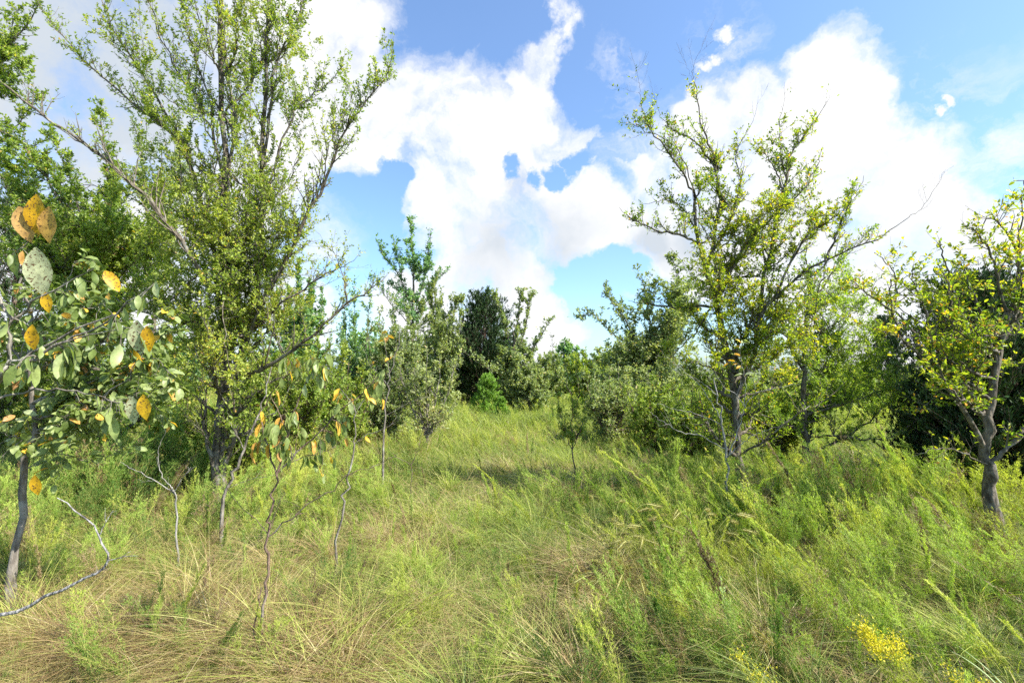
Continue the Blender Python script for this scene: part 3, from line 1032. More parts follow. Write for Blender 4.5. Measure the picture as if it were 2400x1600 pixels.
weed('plume', 1600, 1240, 1035, 'tall narrow yellow-green plume leaning over the shaded hollow', 3.0, 0.75, 0.1)
weed('plume', 1740, 1250, 1075, 'slim bright plume standing in front of the bare grey sapling', 3.0, 0.55, 0.1)
weed('spire', 1860, 1230, 1075, 'upright feathery weed just in front of the second trunk behind the golden tree', 2.6, 0.1, 0.2)
weed('bush', 1790, 1300, 1100, 'broad bushy bright green weed at the foot of the tall golden elm', 2.8, 0.3, 0.3)
weed('spire', 2060, 1210, 1070, 'erect feathery weed before the dark cedar skirt', 2.6, 0.15, 0.15)
weed('plume', 2165, 1215, 1095, 'lone slim weed spike rising at the edge of the cedar shade', 2.0, 0.3, 0.25)
weed('bush', 2210, 1260, 1120, 'arching leafy weed touching the near elm trunk', 3.0, 0.6, 0.25)
weed('bush', 2335, 1290, 1140, 'sunlit bushy weed beyond the near elm trunk at the picture edge', 2.9, 0.35, 0.3)
weed('spire', 1690, 1530, 1330, 'pale silvery weed with upright blue-green shoots', 2.2, 0.1, 0.2, 'weed_pale')
weed('bush', 2070, 1640, 1425, 'goldenrod clump topped with yellow flowers', 2.9, 0.12, 0.1, flowers=1000, name='goldenrod')
weed('bush', 1760, 1640, 1475, 'small goldenrod with a few yellow buds beside the flowering clump', 2.6, 0.2, 0.1, flowers=160, name='goldenrod')
weed('bush', 2270, 1660, 1540, 'low pale-flowered goldenrod at the bottom corner', 2.8, 0.2, 0.1, flowers=260, name='goldenrod')
weed('spire', 2010, 1480, 1230, 'long leaning weed with yellow-green side shoots over the dry hollow', 2.7, 0.6, 0.05)
weed('spire', 2150, 1530, 1330, 'dense leaning weed above the flowering goldenrod', 2.7, 0.6, 0.05)
weed('bush', 1450, 1660, 1400, 'lush bright green feathery weed at the bottom centre', 2.4, 0.3, 0.1)
weed('fern', 1130, 1660, 1380, 'deep green ferny weed beside the dry thatch', 1.9, 0.25, -0.1)
weed('spire', 420, 1230, 1090, 'upright dark green weed below the broken white twig', 1.7, 0.15, -0.05)
weed('bush', 330, 1250, 1120, 'spreading dark green weed in the shade of the big elm', 2.7, 0.5, -0.05)
weed('spire', 690, 1280, 1110, 'thin pale weed right behind the slender bare sapling', 1.5, 0.1, 0.0)
weed('fern', 900, 1480, 1290, 'yellowish ferny weed among straw', 1.2, 0.4, 0.05)


def seed_heads(lst):
    """bristly foxtail heads on arching straws"""
    for px, py, h_, az, label in lst:
        x, y = gpx(px, py, 0.1)
        z0 = float(hgt(x, y))
        o = empty('foxtail_grass', (x, y, z0))
        tag(o, label, 'grass clump', 'foxtail clumps with pale seed heads')
        st, hd, bl = Geo(), Geo(), Geo()
        for k in range(12):
            a_ = az + rng.normal() * 0.7
            d_ = np.array([math.cos(a_), math.sin(a_), 0])
            H = h_ * 1.25 * (0.7 + 0.5 * rng.random())
            p0 = np.array([x, y, z0 - 0.01]) + np.append(rng.normal(size=2) * 0.05, 0)
            P = smooth_line([p0, p0 + d_ * H * 0.18 + [0, 0, H * 0.6], p0 + d_ * H * 0.5 + [0, 0, H * 0.95], p0 + d_ * H * 0.85 + [0, 0, H * 0.9]], 14)
            tubes(st, P[None], radii(0.0016, 0.0009, 14)[None], 4, 0.8)
            q = P[10:]
            tubes(hd, q[None], (np.array([0.4, 1, 0.9, 0.35]) * 0.0058)[None], 6, 0.85)
            leaves_on(hd, q[None], np.full((1, 4), 0.003), 160, 0.013, 0.10, (0.5, 1.0), 0.8, yellow=0)
        st.build('stalk', M['straw'], o, (x, y, z0))
        hd.build('seed_head', M['straw'], o, (x, y, z0))


seed_heads([(1385, 1340, 0.42, 0.3, 'foxtail clump with pale arching heads above brown thatch'),
            (1500, 1330, 0.36, 2.8, 'foxtail clump bending away from its paler neighbour'),
            (1610, 1330, 0.38, 0.4, 'foxtail clump beside the pale silvery weed'),
            (1440, 1410, 0.34, 3.4, 'short foxtail clump lowest on the slope of straw'),
            (1590, 1260, 0.36, 2.9, 'foxtail clump with two heads crossing the feathery weeds'),
            (1900, 1180, 0.30, 0.6, 'small straw-coloured grass head near the cedar shade')])

# the broad blue-green blade at the bottom corner
x, y = gpx(2350, 1620, 0.1)
g_ = Geo()
blades(g_, np.array([x, x + 0.03]), np.array([y, y]), np.array([0.36, 0.3]), np.array([2.9, 2.2]), 0.25, 0.5, np.array([0.016, 0.014]), 8, 0.6)
tag(g_.build('broad_grass_blade', M['weed_pale']), 'broad pale blue-green grass blades arching at the bottom corner', 'grass blade')

# ------------------------------------------------------------------ the trees
# the big elm on the left
tree('elm_tree', 'tallest elm with several upright trunks filling the top of the picture', 'tree', 5.8,
     [(505, 1130), (503, 1030), (510, 930), (522, 800), (520, 600), (517, 440), (512, 250), (508, 0), (503, -260)],
     [([(512, 900), (560, 800), (580, 720), (598, 600), (602, 440), (606, 280), (612, 120), (618, 0), (626, -220)], 0.042, 0.012),
      ([(515, 800), (500, 680), (478, 520), (452, 430, .1), (428, 360, .1), (394, 307, .2), (337, 262, .2), (262, 202, .3), (187, 127, .3), (124, 60, .4), (80, -10, .4)], 0.030, 0.004),
      ([(519, 450), (487, 300), (450, 225), (405, 160), (360, 60), (330, -60)], 0.018, 0.004),
      ([(400, 310), (345, 200), (300, 130), (262, 75), (230, 0), (212, -80)], 0.014, 0.004),
      ([(530, 420), (538, 300), (527, 190), (515, 97), (497, 0), (480, -120)], 0.020, 0.006),
      ([(603, 400), (620, 230), (637, 139), (668, 80), (694, 22), (715, -60)], 0.018, 0.004),
      ([(560, 800), (602, 710, -.2), (660, 590, -.3), (700, 500, -.4), (745, 430, -.4), (775, 340, -.4), (800, 280, -.4), (840, 235, -.4), (880, 185, -.4), (903, 120, -.4)], 0.026, 0.003),
      ([(605, 440), (637, 356, -.1), (675, 262, -.1), (705, 225, -.1), (750, 195, -.1), (790, 150, -.2)], 0.014, 0.003, 0.9),
      ([(745, 440, -.4), (752, 360, -.5), (770, 300, -.5), (800, 250, -.5), (806, 190, -.5)], 0.008, 0.002),
      ([(535, 880), (600, 850, -.3), (660, 812, -.4), (729, 762, -.5), (794, 702, -.5), (844, 667, -.5), (884, 640, -.5)], 0.026, 0.004, 0.55),
      ([(575, 770), (640, 700, -.2), (694, 668, -.2), (744, 632, -.2), (779, 615, -.2), (824, 590, -.2)], 0.016, 0.002, 0.3),
      ([(794, 702, -.5), (790, 640, -.5), (775, 600, -.5), (760, 560, -.5)], 0.008, 0.002, 0.7),
      ([(508, 800), (450, 752), (394, 735), (320, 715), (250, 680)], 0.022, 0.003),
      ([(514, 620), (470, 545), (420, 500), (350, 440), (280, 400)], 0.018, 0.003),
      ([(512, 700), (455, 620, -.5), (410, 540, -.6), (330, 445, -.7), (270, 390, -.7), (200, 335, -.7), (130, 288, -.7), (60, 232, -.7), (0, 187, -.7), (-60, 140, -.7)], 0.024, 0.009, 0.28),
      ([(505, 980), (440, 900), (380, 850), (300, 840)], 0.018, 0.003),
      ([(510, 960), (590, 900), (660, 860), (720, 850)], 0.016, 0.003, .8),
      ([(520, 560), (560, 500), (640, 440), (680, 380), (690, 300)], 0.014, 0.003),
      ([(512, 300), (470, 200), (440, 100), (420, 0), (400, -100)], 0.014, 0.003),
      ([(502, 1110), (478, 1020, -.1), (470, 930, -.1), (485, 850)], 0.03, 0.006, .25),
      ([(506, 1110), (535, 1010, -.1), (548, 930, -.1), (540, 860)], 0.035, 0.008, .25),
      ([(503, 1040), (460, 985, -.3), (420, 960, -.3)], 0.01, 0.002, .1), ([(506, 1050), (560, 1000, -.3), (600, 985, -.3)], 0.01, 0.002, .1)],
     leaf='elm', leaf_size=0.031, sec=11, sec_len=0.56, twig=4, twig_len=0.2, leaves=31, tint=(0.1, 1.0), yellow=0.025,
     auto=(46, [(560, 560, 140, 260, .9), (520, 900, 170, 110, 1.0), (430, 760, 130, 130, 1.0), (640, 760, 90, 100, .8), (600, 250, 110, 300, .9), (450, 620, 160, 230, .9), (560, 800, 150, 130, 1.0), (380, 250, 120, 200, .6), (480, -60, 220, 160, .9), (700, 620, 70, 150, .6), (470, 920, 110, 80, .6)]),
     trunk_r=(0.075, 0.018), up=0.45, group=None, ang=0.75)

# the paler elm behind it
tree('elm_tree', 'wide pale yellow-green elm behind the drooping broad leaves', 'tree', 7.6,
     [(215, 1040), (225, 900), (215, 800), (205, 700), (190, 560)],
     [([(215, 800), (160, 650), (90, 520), (20, 430), (-60, 330)], 0.03, 0.004),
      ([(205, 700), (230, 560), (250, 450), (240, 330), (225, 240)], 0.022, 0.003),
      ([(190, 600), (120, 430), (60, 340), (0, 300), (-60, 270)], 0.022, 0.004),
      ([(215, 780), (320, 650), (370, 540), (400, 430)], 0.022, 0.003),
      ([(200, 620), (180, 480), (150, 380), (110, 300)], 0.018, 0.003)],
     leaf='elm_pale', leaf_size=0.048, sec=13, sec_len=0.42, twig=3, twig_len=0.16, leaves=36, tint=(0.05, 0.95), yellow=0.03,
     auto=(56, [(120, 620, 220, 200, 1.4), (300, 600, 150, 220, 1.2), (30, 430, 120, 160, 1.2), (200, 460, 180, 150, 1.2), (330, 800, 130, 110, 1.0), (60, 800, 150, 100, 1.0)]),
     trunk_r=(0.07, 0.02), up=0.4)
tree('elm_tree', 'thin-topped elm whose crown enters at the upper corner of the sky', 'tree', 8.5,
     [(-190, 1010), (-170, 700), (-150, 400)],
     [([(-160, 500), (-80, 300), (-10, 150), (60, 60), (110, -20)], 0.03, 0.004),
      ([(-150, 420), (-60, 250), (0, 160), (20, 90), (40, 20)], 0.024, 0.004),
      ([(-150, 480), (-80, 380), (0, 330), (50, 270), (90, 220)], 0.024, 0.004),
      ([(-80, 300), (-20, 220), (30, 190), (70, 130)], 0.014, 0.003)],
     leaf='elm_pale', leaf_size=0.050, sec=13, sec_len=0.42, leaves=36, twig=3, tint=(0.1, 0.9), auto=(16, [(-60, 200, 120, 180, .8), (-20, 420, 110, 120, .8)]), trunk_r=(0.09, 0.04))
juniper('cedar_tree', 'dark cedar showing green between the pale elm branches', 'tree', 15, 10.5, 395, 150, n=520, per=26, size=0.07)
tree('elm_tree', 'slender elm crown standing between the two largest left crowns', 'tree', 9.5,
     [(345, 1010), (350, 800), (365, 560), (372, 330)],
     [([(360, 600), (330, 450), (325, 350), (300, 270)], 0.02, 0.003), ([(365, 560), (400, 440), (410, 350), (395, 280)], 0.02, 0.003),
      ([(355, 680), (300, 560), (270, 480), (262, 400)], 0.02, 0.003), ([(360, 700), (430, 600), (470, 520), (480, 430)], 0.02, 0.003)],
     leaf='grey_leaf', leaf_size=0.052, sec=12, sec_len=0.4, leaves=34, twig=3, tint=(0.1, 0.8), auto=(18, [(360, 500, 110, 200, .8)]), trunk_r=(0.06, 0.008))

# right: the tall golden elm
tree('elm_tree', 'tall golden-green elm with long bare whips against the white cloud', 'tree', 5.9,
     [(1705, 1140), (1695, 1040), (1690, 950), (1680, 860), (1662, 760), (1640, 680), (1618, 600), (1600, 540), (1598, 470), (1595, 440)],
     [([(1625, 640), (1642, 540), (1652, 450), (1640, 385), (1610, 340, .1), (1570, 310, .1), (1535, 290, .1), (1515, 262, .1)], 0.022, 0.0018, .9),
      ([(1650, 450), (1640, 370), (1615, 290), (1600, 210), (1595, 175)], 0.016, 0.0018, .7),
      ([(1596, 450), (1570, 400, -.1), (1530, 340, -.2), (1495, 300, -.2), (1478, 250, -.2), (1472, 225, -.2)], 0.014, 0.0016, .95),
      ([(1597, 460), (1560, 350, -.1), (1510, 310, -.2), (1460, 290, -.2), (1430, 260, -.2)], 0.008, 0.0012, .6),
      ([(1655, 600), (1680, 500), (1700, 420), (1690, 350), (1730, 280)], 0.016, 0.002, .7),
      ([(1640, 690), (1690, 600, -.2), (1740, 530, -.3), (1790, 480, -.4), (1830, 455, -.4)], 0.024, 0.003, 1.1),
      ([(1690, 920), (1735, 800, -.2), (1745, 730, -.3), (1775, 690, -.3), (1830, 640, -.4), (1890, 600, -.5), (1960, 570, -.6), (2035, 535, -.7), (2085, 500, -.7)], 0.026, 0.003, .5),
      ([(2085, 500, -.7), (2115, 480, -.7), (2150, 430, -.7), (2170, 392, -.7)], 0.003, 0.001, .02),
      ([(1890, 600, -.5), (1925, 530, -.5), (1945, 480, -.5), (1970, 420, -.5)], 0.014, 0.002, .8),
      ([(1775, 690, -.3), (1840, 560, -.2), (1880, 520, -.2), (1940, 480, -.2), (1985, 400, -.2)], 0.016, 0.002, 1.0),
      ([(1740, 760, -.3), (1752, 640, -.1), (1775, 560), (1800, 440), (1812, 370), (1835, 330), (1870, 280), (1900, 232)], 0.024, 0.002, .85),
      ([(1806, 430), (1795, 370), (1790, 300), (1795, 245)], 0.010, 0.0013, .75),
      ([(1802, 450), (1780, 390), (1750, 345), (1730, 320)], 0.010, 0.0013, .9),
      ([(1775, 560), (1790, 500), (1850, 430), (1875, 380), (1890, 340)], 0.012, 0.002, .8),
      ([(1640, 700), (1570, 705, .1), (1500, 700, .2), (1440, 690, .2)], 0.018, 0.002, .7),
      ([(1610, 570), (1560, 540, -.1), (1500, 525, -.2), (1455, 505, -.2), (1425, 480, -.2)], 0.016, 0.002, .9),
      ([(1605, 520), (1570, 480), (1530, 460), (1480, 470)], 0.010, 0.002, .9),
      ([(1688, 1070), (1760, 1010, -.3), (1830, 950, -.4), (1880, 930, -.4), (1940, 880, -.4)], 0.014, 0.002, .5),
      ([(1640, 720), (1600, 760), (1560, 800), (1510, 850)], 0.013, 0.002, .8),
      ([(1680, 880), (1640, 850, -.4), (1600, 830, -.5), (1560, 830, -.5)], 0.012, 0.002, .8),
      ([(1735, 780), (1790, 760), (1840, 720), (1900, 700)], 0.012, 0.002, 1.0),
      ([(1595, 180), (1594, 150), (1618, 95), (1645, 32)], 0.0022, 0.0008, 0), ([(1598, 200), (1580, 160), (1565, 110)], 0.0018, 0.0007, 0),
      ([(1515, 262, .1), (1502, 220, .1), (1490, 175, .1)], 0.002, 0.0008, .1),
      ([(1472, 225, -.2), (1466, 180, -.2), (1446, 110, -.2)], 0.002, 0.0008, .1), ([(1730, 285), (1738, 250), (1742, 220)], 0.002, 0.0008, .1),
      ([(1890, 260), (1903, 230), (1908, 205)], 0.002, 0.0008, .15), ([(1795, 250), (1802, 225), (1800, 200)], 0.002, 0.0008, .1)],
     leaf='elm_gold', leaf_size=0.033, sec=13, sec_len=0.36, twig=3.2, twig_len=0.17, leaves=35, tint=(0.0, 0.85), yellow=0.02,
     auto=(30, [(1640, 560, 130, 100, .8), (1700, 930, 130, 70, .8), (1620, 900, 90, 60, .7), (1800, 900, 90, 70, .8), (1800, 540, 130, 110, .8), (1700, 700, 150, 90, .9), (1780, 800, 140, 90, .9), (1640, 820, 110, 80, .8), (1860, 700, 90, 90, .7), (1600, 420, 60, 90, .3)]),
     trunk_r=(0.057, 0.014), up=0.4, ang=0.8, leaf_hi=0.93, sp_hi=0.84)

# smaller elm just behind it
tree('elm_tree', 'fine-leaved pale elm behind the golden one with bright sky through it', 'tree', 7.6,
     [(1862, 1110), (1850, 1030), (1845, 940), (1848, 850), (1850, 770), (1855, 700)],
     [([(1850, 830), (1900, 770), (1930, 730), (1970, 700), (2010, 650)], 0.02, 0.003, .7),
      ([(1850, 850), (1800, 760), (1780, 700), (1790, 640)], 0.02, 0.003, .7),
      ([(1853, 740), (1860, 640), (1850, 580), (1870, 520)], 0.018, 0.003, .7),
      ([(1848, 960), (1920, 930, -.3), (2000, 905, -.4), (2080, 870, -.5)], 0.022, 0.003, .9),
      ([(1850, 1010), (1920, 1000, -.4), (1990, 1010, -.5), (2050, 1000, -.6), (2110, 960, -.6)], 0.018, 0.003, .35),
      ([(1855, 700), (1920, 620), (1960, 570), (1990, 530)], 0.014, 0.003, .7)],
     leaf='fine_leaf', leaf_size=0.040, leaf_width=0.36, sec=12, sec_len=0.42, twig=3, twig_len=0.16, leaves=34, tint=(0.1, 0.9), yellow=0.01,
     auto=(34, [(1880, 640, 120, 100, .8), (1990, 850, 150, 70, .9), (1880, 880, 110, 90, .9), (1990, 740, 90, 80, .8), (1790, 900, 70, 110, .8)]), trunk_r=(0.058, 0.02))

# near elm at the right edge
tree('elm_tree', 'near elm with forked dark trunk and large yellow-green leaves beside the cedar', 'tree', 4.3,
     [(2292, 1225), (2282, 1150), (2275, 1080), (2262, 1030), (2268, 960), (2285, 860), (2300, 780), (2318, 735)],
     [([(2262, 1040), (2225, 960, -.1), (2185, 900, -.1), (2150, 850, -.1), (2110, 815, -.1), (2075, 770, -.1), (2050, 720, -.1), (2045, 670, -.1), (2040, 640, -.1)], 0.022, 0.004, 1.0),
      ([(2140, 850, -.1), (2165, 780, -.1), (2180, 700, -.1), (2178, 640, -.1), (2165, 580, -.1), (2160, 560, -.1)], 0.014, 0.004, .8),
      ([(2110, 815, -.1), (2080, 740), (2030, 700), (1980, 665), (1940, 640)], 0.012, 0.0025, .85),
      ([(2050, 730, -.1), (2060, 670), (2050, 620), (2010, 580)], 0.009, 0.003, .7),
      ([(2160, 800, -.1), (2120, 700), (2100, 650), (2095, 610)], 0.011, 0.003, .8),
      ([(2290, 830), (2270, 760), (2240, 690), (2225, 650), (2215, 610)], 0.015, 0.004, .8),
      ([(2282, 1070), (2330, 1010, -.1), (2370, 960, -.1), (2430, 900, -.1)], 0.020, 0.006),
      ([(2315, 740), (2290, 640), (2270, 570), (2240, 530), (2210, 520)], 0.014, 0.003, .9),
      ([(2300, 780), (2350, 720), (2400, 640), (2420, 560)], 0.016, 0.004),
      ([(2315, 740), (2335, 650), (2342, 560), (2350, 450)], 0.016, 0.004),
      ([(2340, 580), (2300, 520), (2270, 500), (2250, 540)], 0.010, 0.003, .9),
      ([(2268, 1060), (2210, 1040, -.1), (2160, 1030, -.2), (2090, 1050, -.2)], 0.008, 0.002, .2)],
     leaf='elm_gold', leaf_size=0.037, leaf_width=0.5, sec=10, sec_len=0.34, twig=2.8, twig_len=0.15, leaves=26, tint=(0.1, 0.95), yellow=0.06,
     auto=(14, [(2180, 760, 110, 110, .5), (2290, 680, 90, 120, .5), (2330, 560, 60, 80, .4), (2160, 860, 110, 80, .5), (2330, 840, 80, 90, .5), (2030, 720, 70, 80, .4), (2160, 960, 90, 40, .4)]),
     trunk_r=(0.058, 0.02), up=0.35, clump=3)
tree('elm_tree', 'elm beyond the frame whose single leafy twig hangs over the near elm', 'tree', 3.6,
     [(2620, 1300), (2600, 900), (2560, 600)],
     [([(2570, 640), (2480, 520), (2400, 450), (2360, 430), (2330, 412)], 0.014, 0.002, .35)],
     leaf='elm', leaf_size=0.05, leaf_width=0.6, sec=7, sec_len=0.16, leaves=34, twig=2, trunk_r=(0.05, 0.02))
juniper('cedar_tree', 'large dark cedar in the shade behind the near elm', 'tree', 2260, 6.9, 640, 250, n=1100, per=40, size=0.06, low=0.0)
juniper('cedar_tree', 'low dark cedar spreading its skirt toward the sunlit strip', 'tree', 2140, 7.2, 860, 110, n=500, per=34, size=0.06, low=0.0)
juniper('cedar_tree', 'dark cedar cut by the picture edge behind the near elm', 'tree', 2390, 6.6, 820, 150, n=600, per=34, size=0.06, low=0.0)
juniper('cedar_tree', 'blue-green cedar rising between the two golden crowns', 'tree', 2035, 17.0, 725, 60, leaf='juniper', n=420, per=22, size=0.10)

# the middle distance -----------------------------------------------------------
tree('elm_tree', 'lone upright elm with bluish crown above the thicket', 'tree', 20,
     [(938, 930), (945, 850), (948, 760), (950, 690), (950, 600)],
     [([(950, 720), (925, 650), (900, 610), (882, 590), (868, 555)], 0.03, 0.004), ([(949, 700), (950, 600), (945, 540), (944, 505)], 0.03, 0.004),
      ([(950, 720), (975, 640), (985, 580), (990, 525)], 0.03, 0.004), ([(948, 740), (985, 680), (1005, 640), (1030, 620)], 0.03, 0.004),
      ([(925, 650), (915, 600), (908, 570), (905, 550)], 0.018, 0.004), ([(947, 760), (900, 700), (870, 660), (850, 640)], 0.02, 0.004, .7)],
     leaf='blue_leaf', leaf_size=0.10, sec=7, sec_len=0.62, twig=2, twig_len=0.3, leaves=16, auto=(18, [(950, 640, 60, 90, 1), (940, 720, 60, 50, .8)]), trunk_r=(0.12, 0.03), up=0.6, ang=0.6)


def thicket(label, px, D, top, half, leaf, base=930, n=34, size=0.056, spikes=(), lf=32, name='thicket_shrub', sec=7, sl=0.5, cat='shrub', group='shrubs of the thicket across the clearing', bark='bark_grey', tint=(0.1, 0.95), near=False):
    """a many-stemmed shrub: stems fan out from the foot, foliage thickest on the outside"""
    if near:
        pass
    elif D < 20:
        D, size, sl = D * 1.55, size * 1.4, sl * 1.35
    base = 850 + 1.55 * F / D
    mid = (top + base) / 2
    limbs = []
    for k in range(5):
        u = (k - 2) / 2.3
        limbs.append(([(px, base - 25), (px + u * half * 0.4, base - (base - top) * 0.35), (px + u * half * 0.75, base - (base - top) * 0.65), (px + u * half * 0.85, top + abs(u) * 30 + 10 * (k % 2))], 0.022, 0.003))
    for sx, sy in spikes:
        limbs.append(([(px + (sx - px) * 0.3, base - (base - top) * 0.4), (px + (sx - px) * 0.75, base - (base - top) * 0.75), (sx, sy)], 0.02, 0.003))
    return tree(name, label, cat, D, [(px, base), (px + 2, base - (base - top) * .2), (px + 4, mid + 10)], limbs, leaf=leaf, bark=bark, leaf_size=size, sec=sec, sec_len=sl, twig=2,
                twig_len=0.22, leaves=lf, merge=True, tint=tint, auto=(n, [(px, mid + 10, half * 0.95, (base - top) * 0.47, half / F * D * 0.9)]), trunk_r=(0.045, 0.02), up=0.5, ang=0.7, group=group)


thicket('olive shrub under the bare sapling, below the lone upright elm', 905, 10.5, 700, 85, 'grey_leaf', 965, near=True)
thicket('yellow-olive shrub touching the dark central cedar', 1015, 11.5, 660, 62, 'grey_leaf', 945, spikes=((1000, 640), (1050, 690), (985, 650)))
thicket('brownish tangled shrub in front of the dark central cedar', 980, 9.6, 800, 85, 'grey_leaf', 975, n=20, lf=14, tint=(0.4, 1.0), near=True)
thicket('green shrub between the tallest elm and the lone upright elm', 810, 11, 730, 75, 'blue_leaf', 960, spikes=((815, 660), (790, 700), (850, 650)), near=True)
thicket('leafy shrub half hidden by the slender yellow-leaved sapling', 730, 10, 760, 80, 'elm_pale', 975, near=True)
thicket('tall dim shrub far behind the tallest elm', 690, 15, 640, 70, 'blue_leaf', 925, spikes=((685, 600), (715, 650)), size=0.09)
juniper('cedar_tree', 'dark pointed cedar in the middle of the far edge', 'tree', 1108, 20, 672, 108, n=800, per=26, size=0.12, low=0.02)
juniper('cedar_tree', 'lower cedar shoulder leaning on the dark pointed one', 'tree', 1075, 21, 745, 62, n=380, per=24, size=0.12, low=0.02)
juniper('young_cedar', 'small bright green young cedar in front of the dark cedar', 'shrub', 1118, 15.5, 862, 42, leaf='juniper_bright', n=330, per=26, size=0.07, low=0.0)
juniper('young_cedar', 'tiny bright green cedar seedling beside the young cedar', 'shrub', 1152, 14.5, 915, 20, leaf='juniper_bright', n=120, per=24, size=0.065, low=0.0)
tree('elm_tree', 'spiky grey-green elm with three leafy spires right of the dark cedar', 'tree', 18.5,
     [(1185, 935), (1182, 860), (1180, 800), (1180, 760)],
     [([(1182, 850), (1165, 760), (1148, 710), (1135, 668)], 0.03, 0.005), ([(1181, 830), (1205, 760), (1215, 700), (1220, 680)], 0.03, 0.005),
      ([(1181, 800), (1190, 740), (1195, 690), (1200, 672)], 0.03, 0.005), ([(1183, 860), (1225, 800), (1250, 760), (1262, 735)], 0.024, 0.005, .8),
      ([(1184, 880), (1130, 850, -.8), (1095, 830, -1), (1060, 800, -1)], 0.02, 0.004, .8)],
     leaf='grey_leaf', leaf_size=0.10, sec=8, sec_len=0.5, twig=2, twig_len=0.3, leaves=18, auto=(24, [(1185, 840, 65, 80, 1.2)]), trunk_r=(0.09, 0.03), up=0.55, ang=0.6)
thicket('low olive shrub filling the gap at the end of the clearing', 1262, 15, 800, 58, 'grey_leaf', 915, n=20, size=0.085)
thicket('shrub mound with amber tips left of the wide grey-green shrub', 1345, 13, 795, 60, 'elm_pale', 935, n=20, size=0.075)
tree('shrub_tree', 'wide grey-green small tree with arching tips over the blue sky gap', 'tree', 13.0,
     [(1500, 985), (1495, 930), (1490, 880), (1490, 820)],
     [([(1492, 880), (1450, 800), (1400, 760), (1360, 720), (1325, 735)], 0.024, 0.003, .7), ([(1490, 850), (1440, 740), (1410, 700), (1385, 655)], 0.022, 0.003, .8),
      ([(1490, 830), (1490, 720), (1480, 660), (1465, 630)], 0.022, 0.003), ([(1490, 850), (1540, 720), (1555, 640), (1545, 595)], 0.024, 0.003),
      ([(1490, 850), (1560, 760), (1600, 700), (1625, 640)], 0.022, 0.003), ([(1492, 900), (1430, 870), (1370, 860), (1310, 880)], 0.02, 0.003, .8)],
     leaf='grey_leaf', leaf_size=0.078, sec=10, sec_len=0.52, twig=2.4, twig_len=0.24, leaves=20, tint=(0.1, 0.95), auto=(44, [(1470, 760, 110, 110, 1), (1560, 740, 90, 110, 1), (1450, 870, 110, 70, .9), (1580, 870, 90, 60, .9), (1550, 640, 50, 50, .5)]), trunk_r=(0.05, 0.02), up=0.4)
thicket('dim shrub under the crown of the golden elm', 1590, 9.5, 880, 80, 'elm_pale', 1010, n=18, lf=15, bark='bark', near=True)
thicket('shrub filling the space between the golden elm and the fine-leaved elm', 1770, 11.5, 885, 75, 'elm_gold', 985, n=22, lf=18, near=True)
thicket('rounded shrub seen under the fine-leaved elm branches', 1930, 12, 865, 70, 'elm', 945, n=18, size=0.08)
tree('dead_sapling', 'short leaning dead stem standing in the sunlit strip by the cedar', 'tree', 7.2,
     [(2050, 1085), (2040, 1050), (2022, 1000), (2012, 960)], [([(2035, 1040), (2060, 1000), (2090, 985)], 0.006, 0.002, 0)], bark='bark_brown', leaves=0, sec=3, twig=1, trunk_r=(0.018, 0.010))

# small thin shrub in the clearing
tree('thin_shrub', 'lone thin dark shrub standing in the middle of the clearing', 'shrub', 6.6,
     [(1318, 1085), (1316, 1040), (1314, 990), (1312, 930), (1305, 870), (1290, 800)],
     [([(1316, 1030), (1335, 980), (1345, 940), (1340, 900)], 0.006, 0.0015), ([(1315, 1030), (1295, 980), (1285, 940), (1280, 905)], 0.006, 0.0015),
      ([(1312, 950), (1330, 900), (1325, 850), (1330, 810)], 0.004, 0.001, .4), ([(1308, 900), (1275, 850), (1270, 790), (1262, 770)], 0.004, 0.001, .3)],
     leaf='elm', bark='bark_brown', leaf_size=0.026, sec=18, sec_len=0.13, leaves=52, twig=2.4, twig_len=0.07, tint=(0.0, 0.6), yellow=0.08, trunk_r=(0.010, 0.002), auto=(12, [(1315, 970, 32, 55, .16)]))

# far trees and brush along the horizon
FAR = [('rounded far tree just over the end of the clearing', 1300, 30, 775, 30, 'blue_leaf'), ('far tree seen through the golden crown gap', 1905, 42, 838, 50, 'blue_leaf'),
       ('far tree under the bright gap beside the fine-leaved elm', 1975, 38, 822, 45, 'elm'), ('far dark tree behind the lone upright elm', 860, 26, 740, 60, 'blue_leaf'),
       ('far tree between the dark cedar and the spiky elm', 1150, 28, 760, 50, 'blue_leaf'), ('far tree hidden behind the wide grey-green tree', 1420, 28, 780, 60, 'grey_leaf'),
       ('far tree behind the fine-leaved elm trunk', 1800, 34, 838, 60, 'grey_leaf'), ('far tree glimpsed low past the big elm', 620, 26, 760, 80, 'blue_leaf'),
       ('far tree behind the pale elm', 420, 24, 740, 110, 'blue_leaf'), ('far tree behind the broad drooping leaves', 150, 22, 720, 150, 'blue_leaf'),
       ('far tree beside the blue-green cedar', 2080, 34, 825, 50, 'elm'), ('far tree beyond the large dark cedar', 2330, 24, 760, 90, 'blue_leaf'), ('far shrub closing the sunlit strip', 1690, 24, 820, 60, 'grey_leaf')]
for lb, px, D, top, half, lf in FAR:
    thicket(lb, px, D, top, half, lf, base=int(850 + 1.6 * F / D), n=30, size=0.17, lf=14, sl=0.9, sec=5, name='far_tree', cat='tree', group='far trees along the horizon', bark='bark')

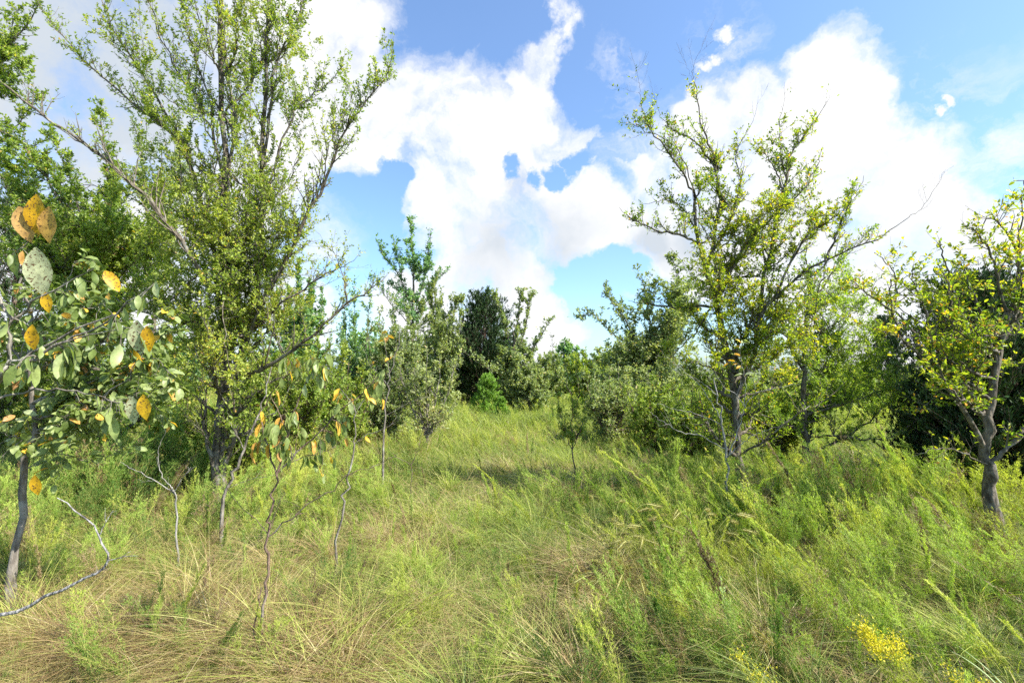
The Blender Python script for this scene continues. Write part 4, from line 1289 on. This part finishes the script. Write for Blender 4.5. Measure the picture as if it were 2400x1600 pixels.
for lb, px, D, top, half, lf in [
        ('shady shrub left of the tallest elm trunk', 400, 9.0, 800, 90, 'elm_pale'), ('shrub behind the leaning grey stem', 610, 9.5, 790, 80, 'elm_pale'),
        ('dim shrub behind the leafy sapling trunk', 150, 9.5, 780, 110, 'elm_pale'), ('shrub at the picture edge behind the near sapling', -20, 9.0, 760, 110, 'elm_pale'),
        ('dark shrub between the pale elm trunk and the tallest elm', 290, 11.5, 760, 100, 'blue_leaf'), ('low shrub before the lone upright elm foot', 860, 12.0, 800, 60, 'grey_leaf'),
        ('low shrub under the lone upright elm', 960, 12.5, 740, 70, 'grey_leaf'), ('shrub beneath the three-spired elm', 1215, 11.5, 840, 55, 'grey_leaf'),
        ('shrub under the wide grey-green tree on its clearing side', 1420, 10.5, 830, 75, 'grey_leaf'), ('shrub under the wide grey-green tree on its far side', 1540, 10.5, 820, 75, 'grey_leaf'),
        ('shrub right behind the golden elm trunk', 1690, 13.0, 850, 70, 'elm_pale'), ('shrub behind the fine-leaved elm trunk', 1850, 13.5, 880, 60, 'elm_pale'),
        ('low pale shrub just short of the cedar skirt', 2000, 14, 880, 55, 'elm')]:
    thicket(lb, px, D, top, half, lf, n=40, near=abs(px - 1150) > 230)

for lb, px, D, top, half, lf in [
        ('yellow-green brush right of the tallest elm, behind the slender forked sapling', 690, 8.2, 830, 80, 'elm_pale'), ('brush between the slender forked sapling and the bare sapling', 800, 9.0, 830, 80, 'elm_pale'),
        ('grey twiggy brush left of the clearing gap', 880, 9.8, 860, 70, 'grey_leaf'), ('grey twiggy brush right of the clearing gap', 1400, 9.8, 850, 70, 'grey_leaf'),
        ('brush left of the golden elm trunk', 1500, 8.8, 870, 80, 'elm_pale'), ('low brush between the golden elm and the bare sapling twigs', 1590, 8.0, 900, 70, 'elm_pale'),
        ('low brush on the far side of the golden elm', 1790, 8.0, 900, 75, 'elm_gold'), ('brush at the foot of the tallest elm', 560, 6.6, 930, 80, 'elm'), ('brush left of the tallest elm foot', 430, 6.9, 920, 90, 'elm_pale'),
        ('low brush behind the leafy sapling', 200, 6.6, 950, 110, 'elm')]:
    thicket(lb, px, D, top, half, lf, n=34, near=True, size=0.05, lf=26, sl=0.36, sec=9, bark='bark_brown')

# slender saplings in front ------------------------------------------------------
def big_leaf_parts(lst, D):
    def fn(o, g0, crown):
        for px, py, ln, dx, tn, lb, *mt in lst:
            g_ = Geo()
            p_ = at(px, py, D)[None]
            d_ = unit(np.array([[dx, 0.1, -1.0]]))
            leaf_faces(g_, p_, d_, ln, 0.46, tn, normal=np.array([[0.15 + dx, -1.0, 0.25]]), curl=0.035, fine=True)
            q = g_.build('leaf', M[mt[0] if mt else 'persimmon_yellow'], o, g0, smooth=True)
            q['label'] = lb
    return fn


tree('persimmon_sapling', 'nearest sapling reaching in from the edge with big drooping spotted leaves', 'tree', 1.35,
     [(-260, 2150), (-200, 1500), (-120, 1100), (-60, 900), (-30, 700)],
     [([(-100, 1050), (-40, 910), (60, 840), (130, 790), (240, 742), (355, 648)], 0.008, 0.0012, 1.0),
      ([(-120, 1000), (-30, 880), (40, 825), (160, 770), (300, 700), (345, 660)], 0.006, 0.001, 0.5),
      ([(-60, 900), (8, 860), (14, 790), (22, 745), (70, 700), (140, 655), (225, 620)], 0.007, 0.001, 1.0),
      ([(22, 745), (6, 700), (-14, 640), (-30, 560)], 0.006, 0.001, .5),
      ([(-40, 720), (0, 640), (30, 585), (65, 555)], 0.003, 0.001, .8),
      ([(-100, 960), (0, 915), (120, 898), (220, 910), (300, 925)], 0.004, 0.001, .3),
      ([(120, 800), (200, 770), (290, 755), (330, 765)], 0.0025, 0.0007, 1.0)],
     leaf='persimmon', bark='bark_grey', leaf_size=0.060, leaf_width=0.36, sec=9, sec_len=0.10, twig=0.8, twig_len=0.06, leaves=20, tint=(0.1, 0.85), yellow=0.05, fine=True, droop=0.45, leaf_up=-0.6,
     trunk_r=(0.018, 0.006), up=0.0, spread=0.6, rmax=0.002, curl=0.12,
     extra=big_leaf_parts([(84, 446, 0.118, -.02, 0.1, 'bright yellow leaf with brown specks at the centre of the cluster'), (44, 474, 0.105, .28, 0.8, 'darker brown-edged leaf behind the bright yellow one'), (113, 474, 0.105, -.06, 0.76, 'pinkish-tipped yellow leaf beside the bright yellow one'),
         (82, 568, 0.14, .12, 0.5, 'long mottled grey-green leaf under the yellow cluster', 'mottled_leaf'), (315, 735, 0.10, .05, 0.4, 'mottled grey leaf hanging at the branch end', 'mottled_leaf'), (338, 748, 0.075, .05, 0.3, 'orange leaf behind the mottled one'),
         (75, 745, 0.075, .0, 0.3, 'yellow leaf with dark blotches low on the branch'), (240, 622, 0.07, .7, 0.4, 'narrow orange leaf at the upper branch tip'), (105, 670, 0.06, .1, 0.5, 'small orange leaf under the fork'), (330, 905, 0.075, .05, 0.6, 'single yellow leaf over the shaded grass'), (305, 910, 0.08, .0, 0.6, 'dull mottled leaf beside the single yellow leaf', 'mottled_leaf'),
         (80, 1090, 0.06, .1, 0.3, 'yellow and brown leaf in front of the trunk')], 1.35))

tree('dead_branch', 'bare grey forked branch arching over the dry grass in the near corner', 'branch', 1.9,
     [(-170, 1900), (-120, 1500), (-60, 1440)],
     [([(-90, 1480), (0, 1418), (60, 1395), (130, 1360), (190, 1330), (232, 1310), (246, 1278), (235, 1235), (210, 1200), (170, 1170), (132, 1140)], 0.008, 0.0018, 0),
      ([(225, 1222), (245, 1195), (262, 1170)], 0.002, 0.001, 0), ([(246, 1280), (285, 1278), (320, 1275)], 0.002, 0.0008, 0)],
     bark='bark_dead', leaves=0, sec=7, sec_len=0.07, twig=0.8, twig_len=0.04, trunk_r=(0.016, 0.009), rmax=0.0014)

tree('persimmon_sapling', 'leafy sapling with a leaning grey-footed trunk near the picture edge', 'tree', 3.3,
     [(38, 1300), (45, 1200), (62, 1060), (74, 960), (72, 860), (58, 780), (62, 700), (50, 640)],
     [([(74, 930), (130, 900), (200, 880), (290, 840), (360, 800)], 0.010, 0.002), ([(74, 960), (160, 935), (250, 920), (330, 900), (390, 890)], 0.008, 0.002),
      ([(72, 870), (30, 800), (-20, 750), (-60, 700)], 0.008, 0.002), ([(66, 820), (120, 760), (180, 720), (250, 690)], 0.008, 0.002),
      ([(70, 1010), (20, 1000), (-30, 960)], 0.006, 0.002), ([(60, 760), (110, 690), (150, 650), (170, 600)], 0.006, 0.002),
      ([(72, 860), (160, 820), (260, 780), (350, 760), (400, 740)], 0.007, 0.002), ([(62, 1070), (130, 1040), (220, 1060), (290, 1020)], 0.004, 0.0015, .5)],
     leaf='persimmon', bark='bark_grey', leaf_size=0.068, leaf_width=0.5, sec=12, sec_len=0.24, twig=2, twig_len=0.12, leaves=23, tint=(0.05, 0.85), yellow=0.07, fine=True, droop=0.12, leaf_up=-0.15,
     trunk_r=(0.026, 0.006), up=0.15, rmax=0.004, auto=(12, [(150, 860, 180, 110, .5), (300, 880, 120, 80, .4), (60, 960, 100, 60, .4)]))

tree('persimmon_sapling', 'slender forked sapling rising from the dry grass with yellow drooping leaves', 'tree', 2.55,
     [(592, 1520), (603, 1400), (614, 1300), (619, 1225), (624, 1150), (632, 1090)],
     [([(630, 1095), (680, 1040), (740, 985), (800, 930), (855, 880), (880, 850)], 0.006, 0.0013, .8),
      ([(632, 1090), (660, 1000), (668, 960), (700, 880), (730, 830), (760, 800)], 0.006, 0.0012, .9),
      ([(632, 1085), (610, 1010), (600, 950), (640, 880), (680, 840)], 0.005, 0.0012, .8),
      ([(619, 1225), (680, 1180), (760, 1125), (800, 1092), (860, 1070), (905, 1050)], 0.004, 0.0012, .05),
      ([(619, 1225), (635, 1170), (655, 1130)], 0.003, 0.001, 0), ([(619, 1225), (590, 1195), (545, 1155), (520, 1120)], 0.0025, 0.0008, 0),
      ([(660, 1060), (700, 1050), (760, 1030), (800, 1000)], 0.003, 0.001, .6)],
     leaf='persimmon', bark='bark_brown', leaf_size=0.068, leaf_width=0.40, sec=12, sec_len=0.17, twig=1.4, twig_len=0.08, leaves=20, tint=(0.1, 0.85), yellow=0.16, fine=True, droop=0.4, leaf_up=-0.45,
     trunk_r=(0.0085, 0.005), up=0.1, rmax=0.002, spread=0.55, auto=(1, [(620, 860, 60, 60, .15)]))
tree('dead_sapling', 'short dark dead stem right against the slender forked sapling', 'tree', 2.5,
     [(578, 1510), (588, 1430), (600, 1350)], [([(594, 1390), (640, 1320), (658, 1290)], 0.0016, 0.0007, 0)], bark='bark_brown', leaves=0, sec=2, twig=0, sec_len=.05, trunk_r=(0.006, 0.003))
tree('persimmon_sapling', 'thin sapling with orange hanging leaves midway into the clearing', 'tree', 3.7,
     [(768, 1240), (785, 1160), (800, 1100), (812, 1030), (815, 980), (817, 935)],
     [([(815, 945), (835, 920), (850, 900), (870, 880)], 0.003, 0.001, .8), ([(816, 950), (800, 915), (780, 890)], 0.003, 0.001, .9), ([(812, 1020), (840, 1000), (880, 985), (920, 960)], 0.003, 0.001, .15)],
     leaf='persimmon', bark='bark_grey', leaf_size=0.085, leaf_width=0.4, sec=9, sec_len=0.12, twig=0.5, leaves=24, tint=(0.3, 0.9), yellow=0.45, fine=True, droop=0.3, leaf_up=-0.4, trunk_r=(0.009, 0.004), rmax=0.002)
tree('bare_sapling', 'tall bare grey sapling before the olive shrubs', 'tree', 6.2,
     [(878, 1070), (884, 960), (890, 900), (900, 850), (912, 790), (918, 760)],
     [([(890, 900), (870, 860), (850, 840), (835, 800)], 0.005, 0.0015, .25), ([(892, 890), (925, 865), (960, 850)], 0.005, 0.0015, .1), ([(900, 850), (885, 800), (880, 760)], 0.004, 0.0015, .6),
      ([(886, 950), (940, 925), (980, 910)], 0.004, 0.0015, .0)],
     leaf='persimmon', bark='bark_grey', leaf_size=0.08, sec=8, sec_len=0.2, twig=1.6, leaves=12, yellow=0.3, fine=True, trunk_r=(0.013, 0.004), droop=0.1)
tree('bare_sapling', 'leaning grey stem with a lit side below the tallest elm', 'tree', 4.4,
     [(510, 1150), (522, 1120), (550, 1060), (585, 980), (610, 900), (625, 840)],
     [([(560, 1040), (540, 990), (520, 960)], 0.004, 0.0012, .4), ([(590, 970), (640, 940), (670, 880)], 0.005, 0.0015, .4), ([(522, 1120), (580, 1100), (640, 1090)], 0.003, 0.001, .1)],
     leaf='persimmon', bark='bark_grey', leaf_size=0.07, sec=9, sec_len=0.18, twig=1.6, leaves=14, yellow=0.15, fine=True, trunk_r=(0.017, 0.004))
tree('dead_shrub', 'low leafless twiggy shrub with whitish twigs left of the tallest elm', 'shrub', 3.9,
     [(415, 1190), (402, 1150), (395, 1120)],
     [([(402, 1140), (360, 1105), (310, 1080), (275, 1060)], 0.005, 0.0012, 0), ([(398, 1125), (370, 1085), (365, 1030), (385, 985)], 0.004, 0.001, 0), ([(402, 1130), (420, 1095), (450, 1070)], 0.003, 0.001, 0)],
     bark='bark_pale', leaves=0, sec=7, sec_len=0.12, twig=1.5, twig_len=0.08, trunk_r=(0.008, 0.005), rmax=0.002)
tree('bare_sapling', 'leafless grey many-branched sapling crossing the golden elm trunk', 'tree', 4.7,
     [(1672, 1160), (1670, 1080), (1662, 1010), (1655, 960), (1652, 920), (1640, 860)],
     [([(1665, 1030), (1610, 1000), (1560, 990), (1520, 965), (1490, 945)], 0.006, 0.0012, 0), ([(1658, 980), (1600, 950), (1550, 940), (1510, 925)], 0.005, 0.001, 0),
      ([(1668, 1060), (1690, 1000), (1705, 960), (1712, 930), (1735, 900), (1722, 860)], 0.007, 0.0012, .05), ([(1712, 930), (1690, 905), (1665, 890), (1640, 850)], 0.005, 0.001, .1),
      ([(1655, 960), (1620, 900), (1570, 850), (1530, 820)], 0.005, 0.001, .04), ([(1652, 910), (1600, 870), (1560, 860)], 0.004, 0.001, .1), ([(1735, 900), (1790, 890), (1840, 880)], 0.004, 0.001, .05),
      ([(1712, 930), (1712, 880), (1705, 840), (1700, 810)], 0.004, 0.001, .5), ([(1668, 1040), (1730, 1000), (1800, 975)], 0.005, 0.001, 0)],
     leaf='persimmon', bark='bark_pale', leaf_size=0.075, leaf_width=0.4, sec=9, sec_len=0.26, twig=2.2, twig_len=0.14, leaves=12, tint=(.4, .95), yellow=0.6, fine=True, droop=0.05, trunk_r=(0.013, 0.005), rmax=0.0028)
tree('dead_shrub', 'sparse dark wiry twigs standing in the near clearing grass', 'shrub', 5.2,
     [(935, 1100), (950, 1060), (965, 1010), (985, 960)], [([(945, 1075), (900, 1040), (890, 1000)], 0.003, 0.0008, 0), ([(955, 1040), (990, 1000), (1020, 950)], 0.003, 0.0008, 0)],
     bark='bark_brown', leaves=0, sec=9, sec_len=0.2, twig=1.5, twig_len=0.1, trunk_r=(0.005, 0.002), rmax=0.002)
